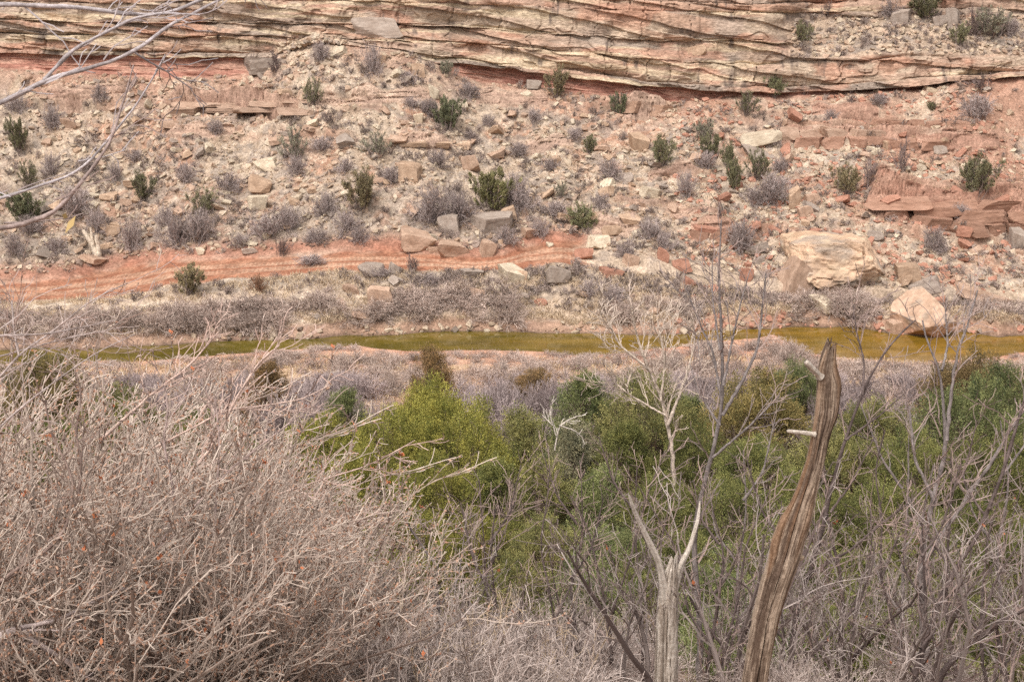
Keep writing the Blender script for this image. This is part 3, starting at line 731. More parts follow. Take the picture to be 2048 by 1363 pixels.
course(1830, 2110, 448, 462, 24, (34, 80), RDL * .94, "broken lowest course of the long red ledge on the right slope", "lowest course of the red ledge")
course(1560, 1740, 262, 270, 20, (26, 60), PKL, "pinkish outcrop between the pale tilted slab and the red blocks", "blocks of the pinkish outcrop")
course(1590, 1900, 282, 288, 22, (30, 66), RDL * 1.08, "lower row of the red and pink outcrop in the upper right slope", "lower row of the upper right outcrop")
course(1740, 1900, 246, 250, 18, (30, 60), RDL * 1.02, "dark red upper right outcrop", "blocks of the dark red outcrop")
course(345, 600, 206, 204, 11, (50, 110), PKL * 1.04, "upper layer of the pink layered outcrop on the upper left slope", "upper layer of the left outcrop")
course(335, 610, 221, 219, 12, (50, 120), PKL, "lower layer of the pink layered outcrop on the upper left slope", "lower layer of the left outcrop")
course(1240, 1335, 216, 218, 20, (34, 60), muted(lin(182, 146, 122), .1), "brown ledge right of the slim dark juniper", "blocks of the brown ledge")
course(1375, 1480, 470, 472, 22, (36, 60), RDL, "rust red ledge low on the slope left of the huge boulder", "blocks of the rust red ledge")
course(800, 900, 288, 290, 12, (36, 60), C_TAN, "short pale mid slope ledge left of the bright juniper", "blocks of the pale ledge")
# the big slab set in the cliff
g = np.array(at(755, 55, 90.2)); D = proj(*g)[2]
tag(link("boulder", ROCKS[12], None, tuple(g), (0.1, .03, .1), (106 * D / FPX, 1.6, 42 * D / FPX), C_GREY * 1.08), "large tan grey slab wedged in the middle of the upper cliff", "boulder")
# scattered single rocks: groups by place and colour
rs = np.random.default_rng(99)
ZONES = [("under the cliff", 5.3, 5.9), ("in the upper middle of the slope", 4.9, 5.3), ("in the lower middle of the slope", 4.5, 4.9), ("near the foot of the slope", 4.06, 4.5), ("on the bank beside the creek", 1.7, 2.9)]
COLS = [("pale cream", C_CREAM * .93), ("tan", C_TAN), ("pinkish", C_PINK * .95), ("brownish grey", C_GREY)]
def surf_pick(n, rng, s0, s1, p0=-40, p1=2090):
    ri = np.where((KK > s0) & (KK < s1))[0]
    i = rng.choice(ri, n); j = np.searchsorted(pxs, rng.uniform(p0, p1, n))
    return i, np.clip(j, 0, nc - 1)
for zn, s0, s1 in ZONES:
    n = {"on the bank beside the creek": 26}.get(zn, 66)
    i, j = surf_pick(n, rs, s0, s1, 0, 2040)
    for a in range(n):
        px = pxs[j[a]]
        if road_m[i[a], j[a]] > .2: continue
        if s0 < 3 and px < 600 and rs.random() < .8: continue
        third = ("left" if px < 690 else "middle" if px < 1370 else "right")
        cn_, cc = COLS[rs.integers(0, 4)]
        if px > 1400 and rs.random() < .6: cn_, cc = "reddish", C_RED * 1.1
        wz = .42 + .85 * rs.random() ** 2.2
        hz = wz * rs.uniform(.28, .62)
        o = link("rock", ROCKS[rs.integers(0, 14)], None, (X[i[a], j[a]], Y[i[a], j[a]] - .02, Z[i[a], j[a]] + hz * .22), (rs.uniform(-.45, .45) + .35, rs.uniform(-.5, .5), rs.uniform(0, 6.3)), (wz, wz * rs.uniform(.5, .9), hz), cc * ALB * rs.uniform(.9, 1.08))
        tag(o, "small %s angular rock %s, %s part" % (cn_, zn, third), "rock", "%s rocks %s, %s" % (cn_, zn, third))
# the countless small stones
def rubble(n, rng, s0, s1, smn, smx, p0=-60, p1=2110, sub=2):
    nv = 10; base = [rock_shape(rng, sub, 10, rough=.0) for _ in range(nv)]
    F0 = base[0][1]; B = np.stack([b[0] for b in base])
    i, j = surf_pick(n, rng, s0, s1, p0, p1)
    dens = fbm(X[i, j] / 2.2, Y[i, j] / 2.0, 201, 3) + .8 * gul[i, j] + rng.uniform(-.5, .5, n)
    k = (road_m[i, j] < .3) & (dens > -.25) & (faceM[i, j] < .3); i, j = i[k], j[k]; n = len(i)
    s = smn + (smx - smn) * rng.random(n) ** 2.4
    sc = np.stack([s, s * rng.uniform(.5, 1, n), s * rng.uniform(.22, .6, n)], -1)
    V = B[rng.integers(0, nv, n)] * sc[:, None, :]
    a, b_, g_ = rng.uniform(0, 6.3, n), rng.uniform(-.6, .6, n), rng.uniform(-.3, .9, n)
    def rx(V, t): c_, s_ = np.cos(t)[:, None], np.sin(t)[:, None]; return np.stack([V[..., 0], V[..., 1] * c_ - V[..., 2] * s_, V[..., 1] * s_ + V[..., 2] * c_], -1)
    def ry(V, t): c_, s_ = np.cos(t)[:, None], np.sin(t)[:, None]; return np.stack([V[..., 0] * c_ + V[..., 2] * s_, V[..., 1], -V[..., 0] * s_ + V[..., 2] * c_], -1)
    def rz_(V, t): c_, s_ = np.cos(t)[:, None], np.sin(t)[:, None]; return np.stack([V[..., 0] * c_ - V[..., 1] * s_, V[..., 0] * s_ + V[..., 1] * c_, V[..., 2]], -1)
    V = rx(ry(rz_(V, a), b_), g_) + np.stack([X[i, j], Y[i, j], Z[i, j] + s * .12], -1)[:, None, :]
    under = c[i, j] / ALB
    pc = np.stack([C_CREAM, C_TAN, C_PINK, C_GREY, C_PALE])[rng.integers(0, 5, n)]
    pc = (pc * .68 + under * .32) * rng.uniform(.82, 1.08, n)[:, None]
    red = (pxs[j] > 1350) & (rng.random(n) < .45) & (S[i, j] < 6); pc[red] = C_RED * 1.15
    cc = np.repeat(pc[:, None, :], V.shape[1], 1).reshape(-1, 3) * ALB
    Fo = (F0[None] + (np.arange(n) * V.shape[1])[:, None, None]).reshape(-1, 3)
    return V.reshape(-1, 3), Fo, cc
def merge(lst):
    V = []; F = []; Cc = []; o = 0
    for v, f, q in lst: V.append(v); F.append(f + o); Cc.append(q); o += len(v)
    return np.concatenate(V), np.concatenate(F), np.concatenate(Cc)
rg = np.random.default_rng(31)
V_, F_, Cc_ = merge([rubble(13000, rg, 4.05, 5.98, .08, .48), rubble(8000, rg, 4.05, 5.98, .05, .16), rubble(1300, rg, 4.05, 5.98, .2, .55), rubble(1300, rg, 7.0, 8.0, .08, .5, 1580, 2110), rubble(700, rg, 6.0, 7.2, .1, .5, 540, 740),
                     rubble(1600, rg, 1.5, 3.0, .06, .4, 800, 2110), rubble(700, rg, 1.0, 1.5, .1, .5, 300, 2110), rubble(900, rg, 4.0, 4.3, .1, .5, 700, 2110)])
tag(link("rock_rubble", mesh_np("rock_rubble", V_, F_, M_rubble, Cc_, False)), "loose pale and red rubble strewn over the canyon slope", "rubble", kind="stuff")

# ------------------------------------------------------------------ shrubs and trees: shapes
def col_pts(V, a, b, rng, n_each=None):
    t = rng.random(len(V))[:, None]; return a * (1 - t) + b * t
def norm_unit(V, q=98):
    """centre on the base, unit width and height"""
    w = max(np.percentile(np.abs(V[:, 0]), q), np.percentile(np.abs(V[:, 1]), q)) * 2; h = np.percentile(V[:, 2], q + 1)
    return np.array([1 / w, 1 / w, 1 / h])
def twig_col(nb, K, S, a, b, rng):
    t = rng.random(nb)[:, None, None] * np.ones((1, K * S, 1)); return (a * (1 - t) + b * t).reshape(-1, 3)
W_ = np.array([1.0, 1.0, 1.0])
def make_bush(seed, nst=34, kids=(7, 5), up=.02, spread=1.25, ca=lin(176, 160, 154), cb=lin(124, 109, 104), r=.007, arch=0.0):
    rng = np.random.default_rng(seed)
    th_ = rng.uniform(0, 6.283, nst); el = rng.uniform(.12, spread, nst)
    d = np.stack([np.cos(th_) * np.sin(el), np.sin(th_) * np.sin(el), np.cos(el)], -1)
    K = 5; P = np.zeros((nst, K, 3)); P[:, 0] = rng.normal(size=(nst, 3)) * [.08, .08, 0]
    ln = rng.uniform(.42, .62, nst)
    for k in range(1, K):
        d += rng.normal(size=(nst, 3)) * .18; d[:, 2] -= arch; d /= np.linalg.norm(d, axis=1, keepdims=True)
        P[:, k] = P[:, k - 1] + d * (ln / (K - 1))[:, None]
    Rr = r * 1.5 * np.linspace(1, .5, K)[None] * rng.uniform(.7, 1.3, (nst, 1))
    P2, R2 = branches(rng, P, Rr, kids[0], (.14, .30), (.3, .9), 4, .22, up, .65, .25)
    P3, R3 = branches(rng, P2, R2, kids[1], (.06, .16), (.3, 1.0), 3, .2, up, .75, .2)
    R2 = np.maximum(R2, r * .62); R3 = np.maximum(R3, r * .52)
    v1, f1 = tubes(P, Rr, 3); v2, f2 = tubes(P2, R2, 3); v3, f3 = tubes(P3, R3, 3)
    cc = np.concatenate([twig_col(len(P), K, 3, cb * .9, ca, rng), twig_col(len(P2), 4, 3, cb, ca, rng), twig_col(len(P3), 3, 3, cb, ca * 1.08, rng)])
    V, F = joinvf([(v1, f1), (v2, f2), (v3, f3)])
    V = V * norm_unit(V); return V, F, cc
GREY_BUSH = [mesh_np("grey_bush", *make_bush(300 + k, 40, (8, 6), r=.0075), None) if False else None for k in range(0)]
def bush_mesh(*a, **k):
    V, F, cc = make_bush(*a, **k); return mesh_np("shrub", V, F, M_twig, cc * 1.05, False)
GB = [bush_mesh(300 + k) for k in range(4)]
GBS = [bush_mesh(320 + k, 14, (5, 4), .05, .9, lin(130, 112, 106), lin(88, 74, 70), .010) for k in range(2)]     # sparse dead bush
BB = [bush_mesh(340 + k, 34, (6, 4), -.06, 1.45, lin(206, 180, 166), lin(150, 124, 112), .0085, .10) for k in range(3)]  # arching pinkish bank brush
BR = [bush_mesh(360 + k, 30, (6, 4), .0, 1.3, lin(150, 112, 88), lin(104, 80, 64), .009) for k in range(1)]

def foliage(rng, centres, axes, radius, n, ln, wd, ca, cb, stretch=1.5, clump_var=.18):
    """many small leaf blades gathered in clumps; returns V, F, cols"""
    M = len(centres); ids = np.repeat(np.arange(M), n); m = len(ids)
    u = rng.normal(size=(m, 3)); u /= np.linalg.norm(u, axis=1, keepdims=True)
    rad = rng.random(m) ** .45
    A = axes[ids]; R_ = radius[ids]
    off = u * (rad * R_)[:, None]
    al = (off * A).sum(1, keepdims=True); off = off + A * al * (stretch - 1)
    # pointed tip
    p = centres[ids] + off
    d = A * .9 + u * .8 + rng.normal(size=(m, 3)) * .45; d[:, 2] += .25; d /= np.linalg.norm(d, axis=1, keepdims=True)
    s = np.cross(d, rng.normal(size=(m, 3))); s /= np.linalg.norm(s, axis=1, keepdims=True)
    L = ln * rng.uniform(.6, 1.3, m)[:, None]; Wd = wd * rng.uniform(.6, 1.3, m)[:, None]
    v = np.stack([p - d * L * .5, p + s * Wd * .5 - d * L * .05, p + d * L * .5, p - s * Wd * .5 - d * L * .05], 1)
    F = np.arange(m * 4).reshape(m, 4)
    cv = rng.uniform(-1, 1, M)[ids]
    t = np.clip(.5 + .35 * cv + rng.normal(size=m) * .22, 0, 1)[:, None]
    q = (ca * (1 - t) + cb * t) * (1 + clump_var * rng.uniform(-1, 1, M)[ids])[:, None]
    return v.reshape(-1, 3), F, np.repeat(q, 4, 0)

def make_juniper(seed, kind="round"):
    rng = np.random.default_rng(seed)
    n = 120 if kind == "round" else 100
    # lumpy crown: clump centres through the volume, most of them near the surface
    u = rng.normal(size=(n, 3)); u /= np.linalg.norm(u, axis=1, keepdims=True); u[:, 2] = np.abs(u[:, 2]) * np.where(rng.random(n) < .25, -1, 1)
    rad = rng.uniform(.62, 1.0, n) * (1 + .22 * noise3(u[:, 0] * 1.7, u[:, 1] * 1.7, u[:, 2] * 1.7, seed))
    ctr = np.array([0, 0, .46])
    if kind == "round": Cc = ctr + u * rad[:, None] * np.array([.42, .42, .44])
    else:
        h = rng.random(n) ** 1.15; a = rng.uniform(0, 6.283, n); w = (.42 * (1 - h) ** .75 + .03) * rng.uniform(.55, 1.05, n)
        Cc = np.stack([np.cos(a) * w, np.sin(a) * w, .10 + h * .82], -1)
    Cc[:, 2] = np.maximum(Cc[:, 2], .07)
    ax = (Cc - [0, 0, .38]); ax /= np.linalg.norm(ax, axis=1, keepdims=True); ax[:, 2] += .8; ax /= np.linalg.norm(ax, axis=1, keepdims=True)
    R_ = rng.uniform(.045, .092, n)
    # limbs: from the stem base out to every clump
    K = 7; t = np.linspace(0, 1, K)[None, :, None]; st = np.stack([rng.normal(size=n) * .02, rng.normal(size=n) * .02, np.zeros(n)], -1)
    midp = np.stack([Cc[:, 0] * .35, Cc[:, 1] * .35, Cc[:, 2] * .55], -1) + rng.normal(size=(n, 3)) * .025
    P = (1 - t) ** 2 * st[:, None] + 2 * t * (1 - t) * midp[:, None] + t ** 2 * Cc[:, None]; P[:, 0, 2] = -.05
    P[:, 1:-1] += rng.normal(size=(n, K - 2, 3)) * .012
    Rr = np.linspace(.012, .0028, K)[None] * rng.uniform(.5, 1.4, (n, 1))
    P2, R2 = branches(rng, P, Rr, 5, (.05, .15), (.4, 1.1), 4, .2, .04, .5, .5)
    bare = rng.random(n) < .10      # some limbs stay bare
    v1, f1 = tubes(P, Rr, 5); v2, f2 = tubes(P2, np.maximum(R2, .0016), 3)
    V, F = joinvf([(v1, f1), (v2, f2)])
    k = ~bare
    big = foliage(rng, Cc[k], ax[k], R_[k], 420, .0135, .0062, np.array([.34, .42, .40]), np.array([1.5, 1.38, 1.2]), 1.8, .34)
    # small sprays poking out
    pk = Cc[k][rng.integers(0, k.sum(), 520)]; d_ = rng.normal(size=(520, 3)); d_ /= np.linalg.norm(d_, axis=1, keepdims=True); d_[:, 2] = np.abs(d_[:, 2])
    sm = foliage(rng, pk + d_ * .085, (d_ + [0, 0, .6]) / np.linalg.norm(d_ + [0, 0, .6], axis=1, keepdims=True), rng.uniform(.014, .026, 520), 46, .0125, .0052, np.array([.55, .60, .5]), np.array([1.6, 1.45, 1.2]), 2.6, .25)
    fv = np.concatenate([big[0], sm[0]]); ff = np.concatenate([big[1], sm[1] + len(big[0])]); fc = np.concatenate([big[2], sm[2]])
    s = norm_unit(fv)
    tr = mesh_np("trunk", V * s, F, M_bark, np.tile(lin(132, 114, 102), (len(V), 1)), False)
    cr = mesh_np("crown", fv * s, ff, M_leaf, fc, False)
    return [("trunk", tr), ("crown", cr)]
JR = [make_juniper(400 + k) for k in range(4)]
JC = [make_juniper(420 + k, "cone") for k in range(3)]

def make_open_juniper(seed, dens=1.0):
    rng = np.random.default_rng(seed)
    nl = 16; th_ = rng.uniform(0, 6.283, nl); el = rng.uniform(.05, .75, nl)
    d = np.stack([np.cos(th_) * np.sin(el), np.sin(th_) * np.sin(el), np.cos(el)], -1)
    K = 5; P = np.zeros((nl, K, 3)); P[:, 0] = rng.normal(size=(nl, 3)) * [.06, .06, 0]
    ln = rng.uniform(.6, .95, nl)
    for k in range(1, K):
        d += rng.normal(size=(nl, 3)) * .16; d[:, 2] += .06; d /= np.linalg.norm(d, axis=1, keepdims=True)
        P[:, k] = P[:, k - 1] + d * (ln / (K - 1))[:, None]
    Rr = .014 * np.linspace(1, .4, K)[None] * rng.uniform(.7, 1.3, (nl, 1))
    P2, R2 = branches(rng, P, Rr, 7, (.12, .28), (.3, .8), 4, .18, .10, .6, .15)
    P3, R3 = branches(rng, P2, R2, 3, (.05, .14), (.3, .9), 3, .2, .06, .8, .2)
    v1, f1 = tubes(P, Rr, 4); v2, f2 = tubes(P2, np.maximum(R2, .005), 3); v3, f3 = tubes(P3, np.maximum(R3, .004), 3)
    V, F = joinvf([(v1, f1), (v2, f2), (v3, f3)])
    sel = P2[:, -1][P2[:, -1, 2] > .22]; sel = np.concatenate([sel, P[:, -1], P3[:, -1][rng.random(len(P3)) < .35 * dens]])
    sel = sel[rng.random(len(sel)) < .85]
    ax = sel - [0, 0, .2]; ax /= np.linalg.norm(ax, axis=1, keepdims=True); ax[:, 2] += .6; ax /= np.linalg.norm(ax, axis=1, keepdims=True)
    fv, ff, fc = foliage(rng, sel, ax, rng.uniform(.035, .06, len(sel)), int(34 * dens), .05, .020, np.array([.6, .6, .55]), np.array([1.3, 1.25, 1.1]), 1.9, .2)
    s = norm_unit(fv)
    return [("branches", mesh_np("branches", V * s, F, M_twig, np.tile(lin(138, 122, 114), (len(V), 1)) * rng.uniform(.8, 1.1, (len(V), 1)), False)),
            ("foliage", mesh_np("foliage", fv * s, ff, M_leaf, fc, False))]
OJ = [make_open_juniper(440 + k, [1, 1.4, .6, 1.0][k]) for k in range(4)]
_Gk = 1.45
G_OL = np.array([.155, .148, .055]); G_DK = np.array([.108, .122, .050]); G_BR = np.array([.20, .150, .055]); G_YL = np.array([.225, .212, .040]); G_GR = np.array([.165, .170, .055]); G_GY = np.array([.19, .18, .12]); G_BN = np.array([.17, .105, .05])
W1 = np.array([1., 1, 1]); G_OL, G_DK, G_BR, G_YL, G_GR, G_GY, G_BN = [muted(g_, .13) * _Gk for g_ in (G_OL, G_DK, G_BR, G_YL, G_GR, G_GY, G_BN)]

# ------------------------------------------------------------------ slope shrubs
rv = np.random.default_rng(77)
def far_plant(parts, px, row, w, h, label, cat, name, colors, group=None, wide=1.0, smin=1.02):
    base, i, j = fground(px, row + h * .5, smin)
    D = proj(*base)[2]; W = w * D / FPX * wide; H = h * D / FPX * 1.03
    return put(parts, name, (base[0], base[1] + W * .1, base[2] - .06), (0, 0, rv.uniform(0, 6.3)), (W, W, H), label, cat, group, colors)
GS = [
 (1113, 168, 50, 64, G_BR * .9, 0, "tall brownish green juniper in front of the red cliff band"), (895, 232, 62, 66, G_DK, 1, "dense dark green juniper in the upper middle slope"),
 (625, 188, 54, 60, G_OL, 2, "open olive juniper below the pale fan under the cliff"), (1237, 213, 38, 52, G_DK * 1.1, 3, "slim dark juniper right of the tall one by the red band"),
 (1175, 290, 30, 38, G_OL, 1, "tiny round green juniper in mid slope"), (1325, 305, 66, 62, G_OL * 1.05, 0, "spreading green juniper right of the triangular tan slab"),
 (1490, 208, 48, 52, G_OL * .8, 2, "dark twiggy juniper at the foot of the red cliff band"), (1548, 175, 44, 46, G_GR * .85, 0, "small green juniper growing against the cliff band"),
 (1605, 68, 48, 46, G_OL, 0, "green juniper at the left end of the upper ledge"), (1855, 12, 66, 54, G_OL * .8, 1, "dark juniper at the top edge of the picture on the ledge"),
 (1918, 70, 42, 46, G_OL, 0, "bushy green juniper in the middle of the upper ledge"), (1985, 48, 96, 62, G_GY * .9, 2, "sprawling grey green juniper at the right of the upper ledge"),
 (1405, 262, 56, 50, G_GY, 2, "grey green juniper highest of the diagonal row"), (1420, 292, 48, 50, G_OL, 3, "olive juniper second in the diagonal row"),
 (1455, 312, 38, 48, G_OL * .95, 0, "small olive juniper third in the diagonal row"), (1466, 350, 36, 62, G_OL * .95, 1, "narrow olive juniper at the low end of the diagonal row"),
 (1515, 330, 64, 64, G_OL * .9, 2, "open juniper just below the large pale tilted slab"), (980, 385, 78, 84, G_YL * .72, 1, "bright yellow green juniper, roundest on the slope"),
 (722, 385, 78, 84, G_BR * .8, 0, "large brown green juniper left of the bright one"), (1165, 438, 62, 58, G_GR, 0, "bright green juniper above the end of the road"),
 (590, 292, 58, 72, G_GY, 2, "thin grey green juniper in the left middle slope"), (757, 292, 64, 52, G_GY, 2, "greyish sparse juniper between two outcrops"),
 (285, 376, 58, 62, G_OL * .8, 0, "dark juniper in the left slope above grey bushes"), (403, 406, 70, 56, G_OL, 2, "forked olive juniper above the left part of the road"),
 (35, 275, 52, 74, G_OL * .75, 3, "dark juniper at the left edge of the upper slope"), (55, 350, 52, 56, G_OL * .8, 2, "dim juniper at the left edge behind the grey branch"),
 (45, 418, 76, 66, G_DK * 1.1, 1, "broad dark green juniper at the lower left edge"), (375, 562, 66, 60, G_BR * 1.2, 1, "golden brown round bush standing at the lower edge of the road"),
 (1690, 362, 64, 62, G_BR * .95, 0, "brownish juniper with bare twigs on its right side"), (1955, 355, 88, 84, G_OL * .85, 0, "large juniper on top of the red ledge at the right"),
 (1118, 380, 30, 38, G_GY, 2, "tiny grey green juniper right of the bright one"), (1862, 212, 18, 18, G_OL, 1, "tiny green tuft under the right cliff band"),
 (890, 138, 28, 32, G_GY, 3, "small grey green juniper at the cliff foot"), (510, 208, 12, 22, G_DK, 1, "very small dark juniper on the layered outcrop"),
]
for (px, row, w, h, cc, v, lab) in GS:
    far_plant(OJ[v], px, row, w, h, lab, "juniper", "juniper_shrub", (W1 * .95, muted(cc, .40) * 1.05))
GY = [(642, 103, 34, 40), (745, 120, 44, 62), (815, 155, 46, 28), (935, 180, 50, 32), (855, 215, 40, 34), (875, 316, 56, 36), (865, 412, 90, 72), (915, 412, 80, 66), (530, 455, 64, 50), (575, 438, 70, 56), (455, 365, 62, 40), (350, 462, 70, 66), (395, 455, 60, 70), (262, 472, 54, 62), (1220, 340, 62, 42), (1508, 392, 56, 40), (1550, 380, 72, 62), (1370, 370, 48, 56), (1030, 375, 54, 60), (1045, 395, 60, 50), (1955, 218, 66, 54), (1300, 458, 60, 42), (650, 410, 54, 50), (692, 442, 66, 44), (430, 255, 36, 28), (270, 312, 40, 26), (200, 186, 34, 36), (330, 432, 44, 42), (150, 405, 70, 60), (110, 490, 60, 34), (28, 488, 50, 44), (1150, 268, 46, 28), (1480, 475, 60, 66), (30, 208, 60, 40), (105, 235, 50, 50), (100, 330, 44, 50), (170, 330, 40, 34), (230, 345, 36, 40), (370, 345, 50, 40), (590, 330, 50, 44), (640, 290, 44, 34), (480, 480, 50, 30), (630, 470, 56, 30), (720, 470, 50, 36), (60, 450, 60, 40), (190, 440, 50, 50), (1010, 470, 50, 36), (1080, 455, 46, 40), (1110, 420, 50, 34), (1200, 400, 44, 30), (1250, 500, 50, 40), (1330, 480, 44, 40), (1410, 320, 40, 36), (1560, 330, 44, 34), (1870, 480, 60, 50), (1920, 420, 40, 30), (1760, 200, 40, 26), (1660, 230, 34, 24), (1780, 18, 50, 34), (2020, 55, 50, 40), (620, 520, 60, 22), (760, 545, 60, 24), (860, 560, 60, 26), (1180, 575, 50, 40), (1230, 590, 50, 40), (820, 205, 40, 26), (975, 240, 34, 24), (1070, 230, 40, 30), (1040, 300, 40, 30), (1100, 330, 44, 30), (690, 330, 44, 30), (940, 270, 36, 22), (780, 350, 40, 34)]
for k, (px, row, w, h) in enumerate(GY):
    part = "left" if px < 690 else "middle" if px < 1370 else "right"
    hgt = "near the cliff foot" if row < 240 else "halfway up the slope" if row < 400 else "low on the slope above the bank"
    far_plant([("grey_bush", GB[k % 4])], px, row, w, h, "rounded leafless purple grey bush %s, %s part" % (hgt, part), "bush", "grey_bush", (W1 * rv.uniform(.85, 1.1),), "purple grey bushes %s, %s" % (hgt, part))
DEAD = [(550, 125, 44, 50, "dead twiggy bush beside the brownish grey boulder"), (505, 125, 34, 40, "dead bush left of the brownish grey boulder"), (1800, 310, 50, 66, "bare dark dead bush among the red rubble"), (1735, 345, 60, 60, "leafless dark bush right of the brownish juniper"), (1555, 262, 30, 46, "thin dead stick bush right of the pale tilted slab"), (1965, 165, 90, 34, "bleached fallen dead branches under the right cliff"), (1610, 178, 26, 26, "small dead bush against the cliff band"), (1700, 195, 26, 24, "small dead twig bush under the right cliff band"), (1950, 45, 60, 60, "dead grey branches on the upper ledge"), (560, 490, 44, 46, "leafless dark bush at the road's upper edge"), (1650, 20, 40, 36, "dead bush at the left of the upper ledge"), (820, 525, 40, 40, "dark twigs standing at the road's lower edge"), (1440, 420, 30, 40, "dark dead sapling in the right lower slope"), (660, 235, 34, 30, "dark dead bush under the open olive juniper")]
for k, (px, row, w, h, lab) in enumerate(DEAD):
    far_plant([("dead_bush", GBS[k % 2])], px, row, w, h, lab, "bush", "dead_bush", (W1 * rv.uniform(.9, 1.2),))
far_plant([("b", BR[0])], 515, 565, 52, 34, "brown bush between the road and the grassy bank", "bush", "brown_bush", (W1,))

def scatter(parts, pts, scale, rng, tint=(.68, 1.12)):
    """one mesh out of many copies: uncountable brush and litter"""
    Vs = []; Fs = []; Cs = []; o = 0
    for (V, F, cc), idxs in parts:
        p = pts[idxs]; s = scale[idxs]; n = len(p)
        if not n: continue
        a = rng.uniform(0, 6.283, n); ca, sa = np.cos(a)[:, None], np.sin(a)[:, None]
        W = np.stack([V[None, :, 0] * ca - V[None, :, 1] * sa, V[None, :, 0] * sa + V[None, :, 1] * ca, V[None, :, 2] + 0 * ca], -1) * s[:, None, :] + p[:, None, :]
        Vs.append(W.reshape(-1, 3)); Fs.append((F[None] + (np.arange(n) * len(V))[:, None, None]).reshape(-1, 4) + o); o += n * len(V)
        Cs.append((cc[None] * rng.uniform(tint[0], tint[1], (n, 1, 1))).reshape(-1, 3))
    return np.concatenate(Vs), np.concatenate(Fs), np.concatenate(Cs)
def lite(seed, **k): 
    V, F, cc = make_bush(seed, **k); return V, F, cc * 1.0
# low grey litter brush over the whole slope
TW = [lite(500 + k, nst=10, kids=(4, 3), r=.016, spread=1.3, ca=lin(176, 158, 148), cb=lin(120, 102, 94)) for k in range(3)]
n = 2600; i, j = surf_pick(n, rg, 4.03, 5.95); k = (fbm(X[i, j] / 3, Y[i, j] / 3, 301, 3) + rg.uniform(-.4, .4, n) + .35 * sstep(5.2, 4.3, S[i, j]) > .0); i, j = i[k], j[k]
i2, j2 = surf_pick(1500, rg, 2.1, 3.1); i3, j3 = surf_pick(240, rg, 7.0, 8.0, 1580, 2110)
i = np.concatenate([i, i2, i3]); j = np.concatenate([j, j2, j3]); k = (road_m[i, j] < .2) & (faceM[i, j] < .4) & ~((S[i, j] < 3.1) & (PX[i, j] < 800) & (rg.random(len(i)) < .75)); i, j = i[k], j[k]
pts = np.stack([X[i, j], Y[i, j], Z[i, j] - .02], -1); s = rg.uniform(.25, .8, len(pts)); sc = np.stack([s, s, s * rg.uniform(.35, .7, len(s))], -1)
ids = rg.integers(0, 3, len(pts))
V_, F_, Cc_ = scatter([(TW[q], np.where(ids == q)[0]) for q in range(3)], pts, sc, rg)
tag(link("low_brush", mesh_np("low_brush", V_, F_, M_twig, Cc_)), "low grey dry twigs and brush covering the slope between the rocks", "brush", kind="stuff")
# dry grass on the banks
def blades(pts, rng, L, n, ca, cb, wd=.018, lean=.5):
    m = len(pts) * n; p = np.repeat(pts, n, 0) + rng.normal(size=(m, 3)) * [.13, .13, 0]
    d = rng.normal(size=(m, 3)) * lean; d[:, 2] = 1; d /= np.linalg.norm(d, axis=1, keepdims=True)
    ln = (L * rng.uniform(.5, 1.2, m))[:, None]; s = np.stack([rng.normal(size=m), rng.normal(size=m) * .4, 0 * ln[:, 0]], -1); s /= np.linalg.norm(s, axis=1, keepdims=True); s = s * wd * .5
    V = np.stack([p - s, p + s, p + d * ln * .6 + s * .7 + [0, 0, 0], p + d * ln + rng.normal(size=(m, 3)) * .03], 1)
    t = rng.random(m)[:, None]; cc = np.repeat(ca * (1 - t) + cb * t, 4, 0)
    return V.reshape(-1, 3), np.arange(m * 4).reshape(m, 4), cc
i, j = surf_pick(9000, rg, 1.7, 3.05); k = (fbm(X[i, j] / 2, Y[i, j] / 1.5, 311, 3) + rg.uniform(-.3, .3, len(i)) > -.1) & (road_m[i, j] < .1); i, j = i[k], j[k]
g1 = blades(np.stack([X[i, j], Y[i, j], Z[i, j] - .01], -1), rg, .22, 12, lin(224, 200, 170), lin(194, 166, 138))
xn = rg.uniform(-26, 26, 7000); yn = rg.uniform(47, 61, 7000); zn_ = znear(xn, yn); k = (zn_ > .12) & (fbm(xn / 2, yn / 2, 313, 3) + rg.uniform(-.3, .3, 7000) > -.1)
g2 = blades(np.stack([xn[k], yn[k], zn_[k] - .01], -1), rg, .22, 12, lin(224, 198, 160), lin(190, 160, 130))
i, j = surf_pick(3500, rg, 4.02, 5.6); k = (road_m[i, j] < .1); i, j = i[k], j[k]
g3 = blades(np.stack([X[i, j], Y[i, j], Z[i, j] - .01], -1), rg, .15, 7, lin(206, 176, 140), lin(168, 142, 118))
V_, F_, Cc_ = merge([g1, g2, g3])
tag(link("dry_grass", mesh_np("dry_grass", V_, F_, M_grass, Cc_ * ALB)), "dry straw coloured grass on the creek banks and the slope", "grass", kind="stuff")
# creek bank brush: far bank band and near bank band
BBd = [lite(520 + k, nst=44, kids=(5, 3), r=.0062, spread=1.5, arch=.13, up=-.04, ca=lin(216, 194, 180), cb=lin(138, 116, 106)) for k in range(3)]
pp = rg.uniform(-60, 2110, 430); fe = far_edge(pp); bx_, by_, _ = at_z(pp, fe, 0); by_ = by_ + rg.uniform(.55, 2.4, 430)
k = ~((pp > 1770) & (pp < 1960)) ; k &= (fbm(pp / 120, 0 * pp, 321, 3) + rg.uniform(-.4, .4, 430) > -.05); bx_, by_, pp = bx_[k], by_[k], pp[k]
def zfar(x, y):
    px = CX + FPX * x / (y * cp + (CH - .4) * sp); jj = np.clip(np.searchsorted(pxs, px), 0, nc - 1)
    return np.array([Z[20 + np.argmin(np.abs(Y[20:260, a] - b))][a] if False else Z[20 + int(np.argmin(np.abs(Y[20:260, a] - b))), a] for a, b in zip(jj, y)])
